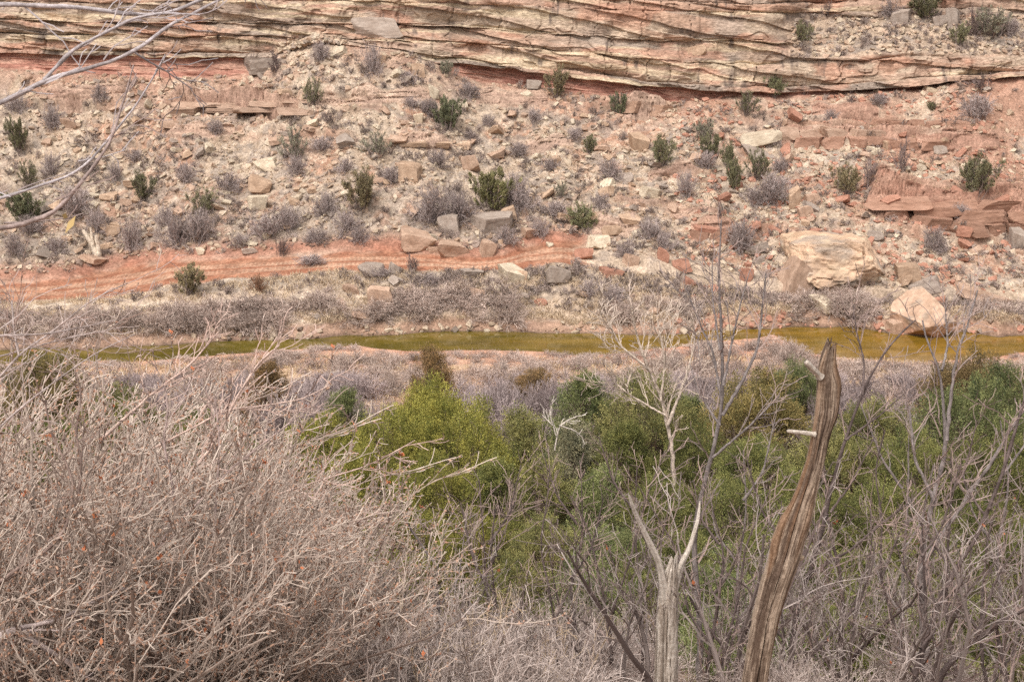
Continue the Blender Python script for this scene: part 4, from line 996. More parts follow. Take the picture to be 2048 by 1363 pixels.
bz_ = zfar(bx_, by_)
s = rg.uniform(1.2, 2.3, len(bx_)); sc = np.stack([s, s, s * rg.uniform(.28, .48, len(s))], -1); ids = rg.integers(0, 3, len(s))
V_, F_, Cc_ = scatter([(BBd[q], np.where(ids == q)[0]) for q in range(3)], np.stack([bx_, by_, bz_ - .05], -1), sc, rg)
tag(link("bank_brush", mesh_np("bank_brush", V_, F_, M_twig, Cc_)), "tangled pinkish grey brush overhanging the far bank of the creek", "brush", kind="stuff")
pn = rg.uniform(-60, 2110, 900); nx_, ny_, _ = at_z(pn, near_edge(pn), 0); ny_ = ny_ - rg.uniform(.5, 13, 900); 
dens = np.where(pn > 1350, 1.0, .5) + fbm(nx_ / 2.5, ny_ / 2, 331, 3); close = (np.interp(nx_, ex, ey) - ny_ < 1.5)
k = (dens > .2) | (close & (rg.random(900) < .42)); k &= ~((pn > 1480) & (pn < 1900) & close & (rg.random(900) < .6)); nx_, ny_ = nx_[k], ny_[k]
s = rg.uniform(.7, 1.4, len(nx_)); sc = np.stack([s, s, np.minimum(s * .5, .13 + .11 * (np.interp(nx_, ex, ey) - ny_))], -1); ids = rg.integers(0, 3, len(s))
V_, F_, Cc_ = scatter([(BBd[q], np.where(ids == q)[0]) for q in range(3)], np.stack([nx_, ny_, znear(nx_, ny_) - .04], -1), sc, rg)
tag(link("willow_brush", mesh_np("willow_brush", V_, F_, M_twig, Cc_)), "pale leafless brush along the near bank of the creek", "brush", kind="stuff")
# taller purple grey thicket behind the junipers
TH = [lite(540 + k, nst=30, kids=(8, 5), r=.0052, spread=.75, up=.06, ca=lin(184, 166, 162), cb=lin(132, 114, 110)) for k in range(3)]
xt = rg.uniform(-22, 24, 240); yt = rg.uniform(42, 55, 240); pt, _, _ = proj(xt, yt, znear(xt, yt) + 1)
k = (fbm(xt / 3, yt / 3, 341, 3) + np.where(pt > 1350, .5, .12) + np.where((pt > 880) & (pt < 1120) & (yt < 49), .5, 0) - np.where((pt < 850), .12, 0) > .0); xt, yt = xt[k], yt[k]
s = rg.uniform(1.5, 2.4, len(xt)); zt_ = znear(xt, yt); sc = np.stack([s, s, np.clip(np.minimum(s * rg.uniform(.8, 1.05, len(s)), (16.2 - .272 * yt - zt_) * rg.uniform(.7, 1, len(s))), .3, None)], -1); ids = rg.integers(0, 3, len(s))
V_, F_, Cc_ = scatter([(TH[q], np.where(ids == q)[0]) for q in range(3)], np.stack([xt, yt, znear(xt, yt) - .05], -1), sc, rg)
tag(link("creek_thicket", mesh_np("creek_thicket", V_, F_, M_twig, Cc_)), "dense purple grey leafless thicket between the junipers and the creek", "thicket", kind="stuff")
# ------------------------------------------------------------------ junipers of the near slope
def near_tree(kind, px, top, wpx, Y_, cc, label, wide=1.0, hx=0.0):
    x, y, zt = [float(q) for q in at(px, top, Y_)]
    z0 = float(znear(x, y)) ; D = proj(x, y, zt)[2]; W = wpx * D / FPX * wide
    W = max(W, (zt - z0) * .82)
    put(kind, "juniper_tree", (x, y, z0 - .05), (0, 0, rv.uniform(0, 6.3)), (W, W, (zt - z0) * 1.02), label, "juniper", "junipers on the near slope", (W1, cc))
NT = [
 # px, top, width, Y, colour, shape
 (862, 700, 110, 49, G_BN * 1.1, 'c', "brown conical juniper standing alone at the creek's near bank"),
 (1065, 742, 100, 50, G_BN * 1.15, 'r', "low brown round juniper near the creek"),
 (535, 728, 110, 46, G_BN * .95, 'c', "brownish juniper seen through the brambles left of centre"),
 (75, 718, 190, 43, G_BN * .6 + G_DK * .5, 'r', "dark brownish juniper at the left edge behind the brambles"),
 (1960, 712, 190, 43, G_BN * .75 + G_DK * .2, 'r', "wide rust brown juniper near the creek at the right"),
 (1595, 728, 120, 47, G_DK * 1.1, 'r', "dark green juniper behind the top of the dead snag"),
 (690, 782, 120, 42, G_DK * 1.15, 'c', "dark green juniper left of the yellow green one"),
 (870, 772, 190, 38.5, G_YL * .95, 'r', "bright yellow green juniper, tallest in the middle"),
 (1165, 752, 170, 43, G_DK * 1.2, 'c', "dark green juniper with twin tops right of centre"),
 (1300, 758, 170, 41, G_OL * 1.1, 'r', "olive green juniper behind the pale bare sapling"),
 (1510, 756, 190, 40, G_BR * .72 + G_OL * .2, 'r', "brown olive juniper left of the dead snag"),
 (1380, 800, 100, 42, G_DK * 1.1, 'c', "narrow dark juniper between the olive ones"),
 (1960, 770, 200, 38, G_DK * 1.05, 'r', "dark green juniper at the right edge of the picture"),
 (2060, 740, 150, 40, G_DK * .95, 'r', "dark juniper cut by the right border"),
 (1760, 806, 190, 37, G_OL * 1.0, 'r', "olive juniper right of the dead snag"),
 (650, 838, 170, 36, G_YL * .8 + G_DK * .1, 'r', "yellow green juniper beside the bramble edge"),
 (780, 832, 150, 35.5, G_YL * .85, 'r', "yellow green juniper overlapping the tallest one on its left"),
 (930, 838, 150, 35, G_YL * .85, 'r', "yellow green juniper overlapping the tallest one on its right"),
 (1040, 828, 130, 37, G_OL * 1.15, 'c', "olive juniper beside the small white dead twigs"),
 (1150, 850, 140, 35.5, G_GY * .9, 'c', "greyish olive juniper in front of the twin topped one"),
 (1250, 850, 150, 35, G_GR * .85, 'c', "green juniper with upright plumes behind the pale sapling"),
 (1400, 862, 160, 34.5, G_GR * .8, 'r', "green juniper left of the dark forked sapling"),
 (1520, 880, 170, 33, G_GR * .95, 'r', "mid green juniper left of the snag's white stub"),
 (1660, 862, 160, 34, G_OL * 1.1, 'r', "olive green juniper directly behind the snag"),
 (1830, 868, 170, 33, G_GR * .85, 'r', "green juniper between the snag and the right saplings"),
 (1980, 880, 190, 32.5, G_GR * .7, 'r', "dark green juniper at the right behind the saplings"),
 (600, 900, 170, 32, G_YL * .75, 'r', "yellow green juniper at the bramble's right edge"),
 (730, 912, 170, 31.5, G_YL * .78, 'r', "yellow green juniper low left of centre"),
 (870, 918, 170, 31, G_YL * .7 + G_DK * .1, 'r', "yellow green juniper below the tallest one"),
 (1000, 925, 150, 31, G_GR, 'c', "green juniper with upright plumes in the centre"),
 (1085, 925, 150, 30.5, G_OL * 1.15, 'c', "olive tipped juniper right of the centre"),
 (1205, 945, 140, 30, G_DK * 1.35, 'c', "deep green juniper behind the white forked trunk"),
 (1320, 960, 160, 29.5, G_GR * .8, 'r', "green juniper behind the bare sapling stems"),
 (1460, 975, 180, 29, G_GR * .75, 'r', "dark green juniper left of the middle of the snag"),
 (1640, 985, 180, 28, G_GR * .8, 'r', "green juniper behind the middle of the snag"),
 (1800, 980, 190, 28, G_GR * .85, 'r', "bright green juniper right of the middle of the snag"),
 (1980, 1000, 200, 27, G_GR * .65, 'r', "dark green juniper low at the right border"),
 (660, 990, 170, 27.5, G_YL * .55 + G_DK * .2, 'r', "dark yellow green juniper next to the brambles"),
 (810, 1010, 180, 27, G_YL * .6 + G_DK * .1, 'r', "yellow green juniper above the grey twigs"),
 (950, 1030, 170, 26.5, G_YL * .62 + G_DK * .1, 'r', "yellow green juniper lowest in the centre"),
 (1090, 1040, 160, 26, G_OL * 1.1, 'r', "olive juniper behind the thin saplings"),
 (1220, 1060, 170, 25.5, G_DK * 1.3, 'r', "deep green juniper low behind the white forked trunk"),
 (1450, 1100, 190, 24, G_DK * 1.2, 'r', "dark juniper low behind the snag's left side"),
 (1700, 1110, 200, 24, G_GR * .8, 'r', "green juniper low on the right of the snag"),
 (1900, 1120, 210, 23, G_GR * .7, 'r', "green juniper low at the right among the saplings"),
 (40, 850, 190, 33, G_GR * .8, 'r', "green juniper behind the left brambles"),
 (230, 790, 170, 38, G_OL, 'r', "olive juniper behind the middle of the brambles"),
 (400, 820, 170, 36, G_GR * .7, 'r', "dim green juniper behind the upper brambles"),
 (480, 900, 170, 31, G_GR * .8, 'r', "green juniper deep behind the brambles"),
 (180, 900, 200, 30, G_GR * .75, 'r', "green juniper deep behind the left brambles"),
]
NT += [(720, 1080, 190, 21, G_YL * .6 + G_DK * .2, 'r', "dark yellow green juniper at the foot of the brambles"), (880, 1100, 190, 20.5, G_YL * .6 + G_DK * .1, 'r', "dull yellow green juniper just above the bottom twigs"), (1040, 1120, 190, 20, G_OL, 'r', "small olive juniper low in the middle behind the canes"),
 (1180, 1130, 190, 19.5, G_DK * 1.3, 'r', "small dark juniper low in the middle left of the white trunk"), (1460, 1150, 220, 18, G_DK * 1.2, 'r', "dark juniper low between the white trunk and the snag"), (1620, 1130, 210, 19, G_GR * .7, 'r', "dim green juniper right behind the lower snag"),
 (1780, 1160, 220, 18, G_GR * .75, 'r', "green juniper near the bottom right of the snag"), (1930, 1150, 220, 17.5, G_GR * .65, 'r', "dark green juniper near the bottom right corner"), (2060, 1080, 200, 20, G_GR * .7, 'r', "green juniper cut by the lower right border"), (1350, 1080, 200, 21, G_GR * .75, 'r', "green juniper directly behind the white forked trunk")]
NT += [(1480, 1235, 230, 13.5, G_DK * 1.2, 'r', "low dark green juniper at the very bottom between the pale trunk and the snag"), (1650, 1220, 240, 14, G_GR * .8, 'r', "low green juniper at the very bottom just right of the snag"), (1830, 1240, 250, 13.5, G_GR * .75, 'r', "low green juniper at the very bottom under the curved sapling"), (2010, 1220, 250, 14, G_GR * .65, 'r', "low dark juniper in the bottom right corner"),
 (1560, 1060, 210, 22, G_GR * .85, 'r', "green juniper left of the snag at the height of its rust stained bend"), (1860, 1060, 210, 22, G_GR * .8, 'r', "green juniper between the two right hand saplings"), (560, 960, 180, 29, G_YL * .7, 'r', "yellow green juniper glimpsed through the right side of the brambles")]
for k, (px, top, w, Y_, cc, sh, lab) in enumerate(NT):
    near_tree((JC if sh == 'c' else JR)[k % (3 if sh == 'c' else 4)], px, top, w, Y_, cc, lab, 1.12)

# ------------------------------------------------------------------ bare stems drawn along polylines
def resample(P, K):
    P = np.asarray(P, float); d = np.concatenate([[0], np.cumsum(np.linalg.norm(np.diff(P, axis=0), axis=1))])
    t = np.linspace(0, d[-1], K)
    # smooth through Catmull-Rom-like interpolation of a finely subdivided path
    Q = np.stack([np.interp(t, d, P[:, k]) for k in range(3)], -1)
    for _ in range(2): Q[1:-1] = .25 * Q[:-2] + .5 * Q[1:-1] + .25 * Q[2:]
    return Q
def stem(pix, Y0, d0, d1, K=26, wob=0.004, rng=None, dy=0.0, yslope=0.0):
    """pix: photo positions; d0,d1: thickness in photo pixels"""
    pix = np.array(pix, float); n = len(pix)
    ys = Y0 + np.linspace(0, dy, n)
    P = np.stack(at(pix[:, 0], pix[:, 1], ys), -1); Q = resample(P, K)
    D = Q[:, 1].mean() * 1.03
    R = np.linspace(d0, d1, K) * .5 * D / FPX
    if rng is not None: Q[1:] += rng.normal(size=(K - 1, 3)) * R[1:, None] * wob * 100 * .5
    return Q, R
def bare_tree(name, main, label, cat, twigs, ca, cb, seed, S0=7, group=None, parts_name="branch", trunk_col=None, lcol=None):
    """main: list of (polyline, radii). Each main limb is a part; the finer twigs make one more part"""
    rng = np.random.default_rng(seed)
    root = main[0][0][0]
    t = tag(empty(name, tuple(root)), label, cat, group)
    P1 = []; R1 = []; LO = []
    for k, (Q, R) in enumerate(main):
        v, f = tubes(Q[None], (R * (1 + .10 * rng.normal(size=len(R))))[None], S0)
        tc = ca if trunk_col is None else trunk_col
        cc = tc[None] * (1 + .12 * rng.normal(size=(len(v), 1)))
        if lcol and k in lcol: cc = cc * lcol[k]
        LO.append(link("trunk" if k == 0 else "branch", mesh_np(parts_name, v - root, f, M_bark, cc, True), t, color=W1))
        q = resample(Q, 12); P1.append(q); R1.append(np.interp(np.linspace(0, 1, 12), np.linspace(0, 1, len(R)), R))
    P1 = np.stack(P1); R1 = np.stack(R1)
    n1, L1, n2, L2, n3, L3, up, rmin, tmn = twigs
    for a in range(len(P1)):
        out = []
        Ll = np.linalg.norm(P1[a, -1] - P1[a, 0]); m1 = max(3, int(n1 * (1 if a == 0 else .75)))
        P2, R2 = branches(rng, P1[a:a + 1], R1[a:a + 1], m1, L1, (.35, .95), 6, .16, up, .5, tmn, .35, rmin=rmin); out.append((P2, R2))
        if n2: P3, R3 = branches(rng, P2, R2, n2, L2, (.35, .95), 5, .2, up, .65, .15, .45, rmin=rmin); out.append((P3, R3))
        if n3: P4, R4 = branches(rng, P3, R3, n3, L3, (.35, 1.0), 4, .2, up, .8, .2, .6, rmin=rmin * .9); out.append((P4, R4))
        V, F = joinvf([tubes(p, r, 3) for p, r in out])
        cc = np.concatenate([twig_col(len(p), p.shape[1], 3, ca, cb, rng) for p, r in out])
        if lcol and a in lcol: cc = cc * lcol[a]
        link("twigs", mesh_np("twigs", V - root, F, M_twig, cc, False), LO[a], color=W1)
    return t
BK_G = lin(150, 138, 134) * .8; BK_D = lin(104, 90, 86) * .8; BK_L = lin(196, 184, 176) * .85; BK_P = lin(178, 152, 142) * .85; BK_R = lin(150, 96, 84) * .85
q = np.random.default_rng(8)
# upper left: one bare tree outside the frame, its limbs reach in
YB = 3.4
base = np.stack([np.full(12, -1.75), np.full(12, YB), np.linspace(znear(-1.75, YB), 16.6, 12)], -1)
limbs = [(base, np.linspace(.05, .03, 12)),
 stem([(-420, 60), (-200, 20), (0, 8), (68, 12), (171, 15), (222, 26), (308, 31), (342, 27), (376, 10), (410, -2), (470, -30)], YB, 11, 6, 40, .002, q, .25),
 stem([(-430, 330), (-160, 260), (0, 206), (51, 185), (85, 161), (137, 147), (205, 130), (273, 103), (308, 75), (342, 48), (393, 24), (444, -2), (500, -30)], YB - .1, 15, 4, 40, .002, q, .3),
 stem([(88, 160), (113, 133), (147, 99), (205, 68), (270, 36), (330, 26), (400, 30)], YB, 8, 3, 30, .002, q, .1),
 stem([(-430, 480), (-120, 470), (0, 457), (44, 451), (113, 424), (154, 376), (191, 328), (222, 284), (239, 226), (253, 185), (267, 130)], YB - .3, 15, 4, 40, .002, q, .3),
 stem([(-430, 440), (-120, 420), (0, 398), (85, 369), (144, 352), (185, 318), (230, 262), (256, 232), (290, 185), (331, 109)], YB, 9, 3, 40, .002, q, .3),
 stem([(270, 106), (300, 125), (330, 140), (350, 155), (385, 178)], YB + .2, 4, 2, 16, .002, q, .1)]
bare_tree("bare_tree", limbs, "smooth grey bare branches of a tree reaching in at the upper left corner", "tree", (9, (.06, .24), 3, (.03, .10), 0, None, .03, .0014, .15), lin(176, 166, 166) * .95, lin(140, 124, 120) * .95, 61, 8, lcol={4: np.array([.72, .62, .56]), 6: .7})
lf = foliage(np.random.default_rng(3), np.stack(at([130, 141], [432, 449], [3.15, 3.15]), -1), np.array([[.3, 0, -1.], [.1, 0, -1.]]), np.array([.001, .001]), 1, .036, .017, lin(178, 152, 104), lin(186, 158, 108))
lo_ = np.stack(at(133, 440, 3.15), -1)
tag(link("dry_leaf", mesh_np("dry_leaf", lf[0] - lo_, lf[1], M_leaf, lf[2]), None, tuple(lo_), color=W1), "yellow dry leaf hanging from the lowest grey branch at the upper left", "leaf")
# lower left of those: thin long canes
limbs = [stem([(-300, 980), (-100, 860), (30, 720), (35, 708), (110, 660), (180, 600), (255, 566)], 4.6, 8, 2, 30, .002, q, .3),
 stem([(-200, 700), (0, 671), (90, 668), (160, 655), (230, 640)], 4.4, 7, 2, 26, .002, q, .3), stem([(-200, 760), (0, 712), (80, 690), (150, 672), (240, 655)], 4.7, 5, 2, 26, .002, q, .3),
 stem([(38, 712), (28, 660), (24, 600)], 4.6, 5, 3, 16, .002, q, .1), stem([(-200, 1130), (0, 850), (60, 800), (140, 740), (200, 700), (270, 668)], 4.9, 6, 2, 30, .002, q, .3)]
bare_tree("bare_shrub", limbs, "thin grey canes with tiny dry buds crossing the left edge in front of the creek", "shrub", (12, (.10, .38), 4, (.04, .14), 0, None, .03, .0013, .3), lin(176, 160, 154) * .9, lin(140, 112, 100) * .9, 62, 6)

# ------------------------------------------------------------------ brambles at the lower left
def make_bramble(seed, nst=38, lean=(.55, 0, .0), ca=lin(216, 196, 180), cb=lin(142, 120, 108), buds=True, kids=(7, 5, 3), hgt=1.7, spread=1.0, leaf=40, curl=.16, r=.0095, rm=.0023, k1=1.0, tone=.80, t0=.12):
    rng = np.random.default_rng(seed)
    th_ = rng.uniform(0, 6.283, nst); el = rng.uniform(.1, spread, nst)
    d = np.stack([np.cos(th_) * np.sin(el), np.sin(th_) * np.sin(el), np.cos(el)], -1) + np.array(lean); d /= np.linalg.norm(d, axis=1, keepdims=True)
    K = 9; P = np.zeros((nst, K, 3)); P[:, 0] = rng.normal(size=(nst, 3)) * [.22, .22, 0]
    ln = rng.uniform(.55, 1.0, nst) * hgt
    for k in range(1, K):
        d += rng.normal(size=(nst, 3)) * .13; d[:, 2] += .03; d /= np.linalg.norm(d, axis=1, keepdims=True)
        P[:, k] = P[:, k - 1] + d * (ln / (K - 1))[:, None]
    Rr = r * np.linspace(1, .3, K)[None] * rng.uniform(.6, 2.0, (nst, 1))
    b = (lean[0] * .25, 0, .1)
    P2, R2 = branches(rng, P, Rr, kids[0], (.25 * k1, .75 * k1), (.3, .8), 6, curl, .02, .55, t0, .4, bias=b, rmin=rm * 1.2)
    P3, R3 = branches(rng, P2, R2, kids[1], (.08 * k1 ** .5, .30 * k1 ** .5), (.3, .9), 5, curl, .03, .7, .1, .5, bias=b, rmin=rm)
    out = [(P, Rr), (P2, R2), (P3, R3)]
    if kids[2]:
        P4, R4 = branches(rng, P3, R3, kids[2], (.02, .09), (.3, 1.1), 3, .3, .02, .8, .2, .6, rmin=rm * .85); out.append((P4, R4))
    if buds:
        B, Rb = branches(rng, P3, R3, 3, (.012, .03), (.3, 1.3), 3, .5, -.1, 1, .35, .6); Rb = np.tile(np.array([.002, .0048, .0016]), (len(B), 1)); out.append((B, Rb))
    vf = [tubes(p, rr_, 5 if a == 0 else 3) for a, (p, rr_) in enumerate(out)]
    cc = [twig_col(len(P), K, 5, cb * .8, (ca + cb) * .5, rng)]
    for a in range(1, len(out)):
        p = out[a][0]; cc.append(twig_col(len(p), p.shape[1], 3, *((lin(196, 160, 136), lin(170, 126, 104)) if (buds and a == len(out) - 1) else (cb, ca)), rng))
    V, F = joinvf(vf)
    parts = [("stems", mesh_np("stems", V, F, M_twig, np.concatenate(cc) * tone, False))]
    if leaf:
        tips = P3[:, -1][rng.integers(0, len(P3), leaf)]
        v, f, c_ = foliage(rng, tips, np.tile([[0, 0, 1.]], (leaf, 1)), np.full(leaf, .012), 2, .026, .018, lin(196, 122, 84), lin(168, 100, 70))
        parts.append(("leaves", mesh_np("leaves", v, f, M_leaf, c_, False)))
    return parts
BRM = [make_bramble(700 + k) for k in range(3)]
BRN = [make_bramble(720 + k, 44, (.10, 0, .0), lin(214, 196, 186), lin(150, 130, 120), False, (6, 5, 2), .62, 1.15, 3, .2, .0058, .0018, .5, .88) for k in range(3)]
BRT = [make_bramble(740 + k, 8, (.05, 0, .35), lin(196, 180, 172), lin(112, 94, 88), False, (7, 4, 2), 1.35, .6, 2, .2, .011, .0019, .85, .74, .38) for k in range(4)]
def xz(px, Y_): return (px - CX) / FPX * (Y_ * cp + 3.2 * sp)
HP = {}
def hproto(parts):
    k = parts[0][1].name
    if k not in HP:
        me = parts[0][1]; a = np.empty(len(me.vertices) * 3, np.float32); me.vertices.foreach_get("co", a); HP[k] = float(np.percentile(a[2::3], 98.5))
    return HP[k]
def fit(parts, px, Y_, s, lim):
    row = np.interp(px, lim[0], lim[1]); zl = float(at(px, row, Y_)[2]); z = float(znear(xz(px, Y_), Y_))
    return min(s, (zl - z) / hproto(parts))
def place(parts, name, px, Y_, s, label, cat, group, tint=1.0, rot=None, col2=W1, sz=1.0):
    x = xz(px, Y_); z = float(znear(x, Y_))
    n = len(parts)
    return put(parts, name, (x, Y_, z - .05), (rv.uniform(-.08, .08), rv.uniform(-.08, .08), rv.uniform(-.5, .5) if rot is None else rot), (s, s, s * sz), label, cat, group, [W1 * tint] + [col2] * (n - 1))
BP = [(-60, 5.2, .62), (120, 5.0, .6), (290, 5.2, .55), (440, 5.6, .5), (-120, 6.4, .85), (40, 6.6, .85), (200, 6.6, .8), (350, 6.9, .72), (490, 7.2, .55), (-80, 8.2, 1.0), (80, 8.4, 1.0), (230, 8.6, .95), (370, 8.8, .8), (-20, 10.4, 1.15), (140, 10.6, 1.1), (290, 11, .95), (40, 12.8, 1.3), (210, 13, 1.2), (350, 14, 1.0)]
for k, (px, Y_, s) in enumerate(BP):
    pl = "at the bottom" if Y_ < 6 else "in the lower part" if Y_ < 8 else "in the upper part" if Y_ < 10 else "at the upper rim"
    sd_ = "left" if px < 100 else "middle" if px < 350 else "right"
    s = fit(BRM[k % 3], px + 110, Y_, s * 1.5, ([-150, 0, 100, 300, 450, 560, 650, 700, 760], np.array([610, 620, 630, 640, 670, 790, 900, 1000, 1110]) + rv.uniform(-20, 70)))
    if s < .25: continue
    place(BRM[k % 3], "bramble_shrub", px, Y_, s, "tangled pinkish tan leafless shrub %s of the big thicket, %s side" % (pl, sd_), "shrub", "tangled shrubs of the thicket, %s %s" % (pl, sd_), rv.uniform(.88, 1.1), rot=rv.uniform(-.7, .7))
# (next) the bottom middle and right
def lim_(Yb, lst): return [stem(p, Yb + dd, a, b, 26, .003, q, .25) for p, a, b, dd in lst]
bare_tree("bare_shrub", lim_(4.6, [([(-160, 1420), (-60, 1330), (0, 1276), (34, 1249), (75, 1290), (117, 1309), (181, 1352), (240, 1400)], 16, 9, 0), ([(-60, 1330), (0, 1264), (68, 1249), (120, 1238), (190, 1200), (250, 1175)], 14, 4, .05), ([(34, 1250), (45, 1300), (48, 1363), (60, 1420)], 13, 9, .1)]),
  "thick smooth grey branches crossing the bottom left corner", "shrub", (9, (.08, .3), 3, (.03, .12), 0, None, .02, .0018, .2), lin(186, 168, 162) * .85, lin(150, 126, 116) * .85, 63, 7)
bare_tree("bare_shrub", lim_(4.9, [([(-160, 1260), (0, 1162), (56, 1121), (98, 1098), (128, 1072), (147, 1012), (149, 963), (136, 925), (109, 891), (98, 850), (90, 800)], 11, 4, 0), ([(-120, 1240), (40, 1140), (140, 1100), (203, 1057), (260, 1034), (286, 1016), (288, 985)], 9, 4, .1), ([(120, 1080), (155, 1000), (165, 930), (150, 860), (165, 790), (150, 740)], 7, 3, .1)]),
  "dark curved stems bowing upward through the left of the brambles", "shrub", (9, (.08, .3), 4, (.03, .12), 0, None, .02, .0018, .3), lin(150, 128, 118) * .85, lin(120, 98, 88) * .85, 64, 7)
bare_tree("bare_shrub", lim_(5.4, [([(160, 1300), (245, 1185), (293, 1136), (320, 1095), (339, 1064), (350, 1012), (346, 959), (331, 914), (324, 873), (340, 820), (330, 770)], 11, 3, 0), ([(140, 1230), (226, 1215), (278, 1230), (331, 1226), (395, 1223), (463, 1204), (520, 1180)], 9, 4, -.1), ([(339, 1064), (400, 1000), (470, 930), (560, 860), (640, 800)], 6, 2, .1), ([(430, 1250), (425, 1130), (432, 1000), (440, 880), (430, 790)], 7, 3, .1)]),
  "long grey stems fanning up through the middle of the brambles", "shrub", (10, (.1, .34), 4, (.03, .14), 0, None, .02, .0018, .3), lin(176, 154, 146) * .85, lin(140, 116, 106) * .85, 65, 7)
bare_tree("bare_shrub", lim_(6.2, [([(330, 1000), (420, 900), (470, 800), (520, 720), (560, 690)], 8, 3, 0), ([(350, 1100), (520, 1000), (640, 960), (740, 930), (830, 880)], 7, 2, .2), ([(300, 900), (450, 820), (600, 800), (660, 770)], 5, 2, .1), ([(200, 880), (300, 790), (380, 730), (440, 660)], 7, 3, .3), ([(480, 1200), (600, 1110), (700, 1050), (760, 1020)], 7, 3, .2)]),
  "outermost canes of the brambles reaching over the yellow green junipers", "shrub", (14, (.1, .4), 5, (.04, .16), 0, None, .02, .0022, .2), lin(206, 178, 164) * .85, lin(170, 140, 128) * .85, 66, 6)
rmp = np.random.default_rng(55)
MP = []
for Y_ in np.arange(5.4, 17, .75):
    for px in np.arange(560 + 20 * (Y_ - 5), 2120, 3800 / Y_ * .30 + 25):
        MP.append((px + rmp.uniform(-40, 40), Y_ + rmp.uniform(-.3, .3), rmp.uniform(.75, 1.15) * (1 + .02 * Y_), 0))
for Y_ in (7.0, 9.5, 13, 17):
    for px in np.arange(1260 + 23 * Y_, 2120, 300):
        MP.append((px + rmp.uniform(-40, 40), Y_ + rmp.uniform(-.6, .6), rmp.uniform(.75, 1.25) * (1 + .06 * (Y_ - 8)), 1))
for (px, Y_) in ((700, 9), (820, 7), (1060, 8), (1200, 8), (760, 11), (900, 9), (1080, 10), (1190, 12)): MP.append((px, Y_, rmp.uniform(.7, 1.1), 1))
for k, (px, Y_, s, tall) in enumerate(MP):
    rt_ = px > 1300
    pl = ("in front" if Y_ < 8 else "in the middle rows" if Y_ < 12 else "at the back") + (" of the right hand brush" if rt_ else " of the lower middle brush")
    if (1190 < px < 1470 if not tall else 1240 < px < 1410) and Y_ < 9.2: continue
    pr = BRT[k % 4] if tall else BRN[k % 3]
    lim = ([600, 700, 760, 1100, 1250, 1400, 2048], [940, 980, 1010, 1010, 980, 900, 860]) if tall else ([560, 650, 750, 900, 1100, 1250, 1400, 2048], [1140, 1190, 1230, 1240, 1240, 1270, 1340, 1320])
    lim = (lim[0], np.array(lim[1]) + rmp.uniform(-25, 110 if tall else 70))
    s = fit(pr, px, Y_, s, lim)
    if s < .28 or (not tall and px > 1300 and (Y_ > 9.5 or rmp.random() < .62)) or (not tall and Y_ > 12.5): continue
    place(pr, "twig_shrub", px, Y_, s, ("tall sparse grey leafless shrub %s" if tall else "low dense greyish brown leafless shrub %s") % pl, "shrub", ("tall twiggy shrubs %s" if tall else "low twiggy shrubs %s") % pl, rv.uniform(.85, 1.08), rot=rv.uniform(0, 6.3))

CN = make_bramble(760, 9, (.42, 0, .35), lin(222, 198, 168), lin(196, 168, 138), False, (6, 3, 2), 1.5, .35, 0, .12, .011, .0022, .8)
for (px, Y_, s, lab) in ((860, 6.0, .55, "straight pale straw canes leaning right at the bottom of the picture"), (930, 8.5, .85, "tall pale straw canes leaning right in front of the yellow green junipers"), (1040, 7.2, .6, "short pale straw canes between the slim bare saplings")):
    place(CN, "cane_shrub", px, Y_, s, lab, "shrub", None, 1.0, rot=rv.uniform(-.3, .3))
# ------------------------------------------------------------------ saplings
def S_(pix, Y0, a, b, dy=0.3, K=30): return stem(pix, Y0, a, b, K, .0035, q, dy)
Y1 = 11.0
bare_tree("bare_sapling", [S_([(1395, 1500), (1400, 1250), (1385, 1060), (1418, 930), (1440, 850), (1447, 760), (1442, 640), (1436, 560), (1443, 440)], Y1, 17, 3),
  S_([(1445, 830), (1480, 770), (1515, 700), (1522, 640), (1532, 545)], Y1, 8, 3), S_([(1443, 800), (1425, 700), (1405, 660), (1372, 575)], Y1, 6, 2),
  S_([(1447, 770), (1462, 690), (1480, 610), (1500, 540)], Y1, 6, 2), S_([(1440, 850), (1400, 790), (1380, 730)], Y1, 6, 2), S_([(1440, 700), (1425, 600), (1424, 520)], Y1, 5, 2), S_([(1425, 915), (1500, 850), (1560, 790)], Y1, 6, 2)],
  "dark many stemmed bare sapling rising highest, left of the dead snag", "sapling", (13, (.15, .6), 3, (.08, .3), 0, None, .06, .0028, .35), BK_G * .8, BK_P * .9, 71)
Y1 = 10.0
bare_tree("bare_sapling", [S_([(1880, 1500), (1850, 1300), (1838, 1150), (1868, 980), (1895, 900), (1885, 800), (1882, 730), (1850, 690), (1845, 640)], Y1, 20, 3),
  S_([(1893, 880), (1905, 760), (1915, 700), (1935, 650), (1955, 580)], Y1, 9, 3), S_([(1884, 740), (1895, 690), (1890, 610)], Y1, 6, 2), S_([(1868, 1000), (1830, 920), (1820, 830), (1810, 780)], Y1, 8, 3), S_([(1850, 1120), (1930, 1000), (1985, 920), (2020, 860), (2060, 800)], Y1, 11, 4)],
  "tall bare sapling with a curved trunk in front of the creek boulder", "sapling", (13, (.15, .6), 3, (.08, .3), 0, None, .06, .0028, .35), BK_G * .85, BK_P, 72)
Y1 = 8.5
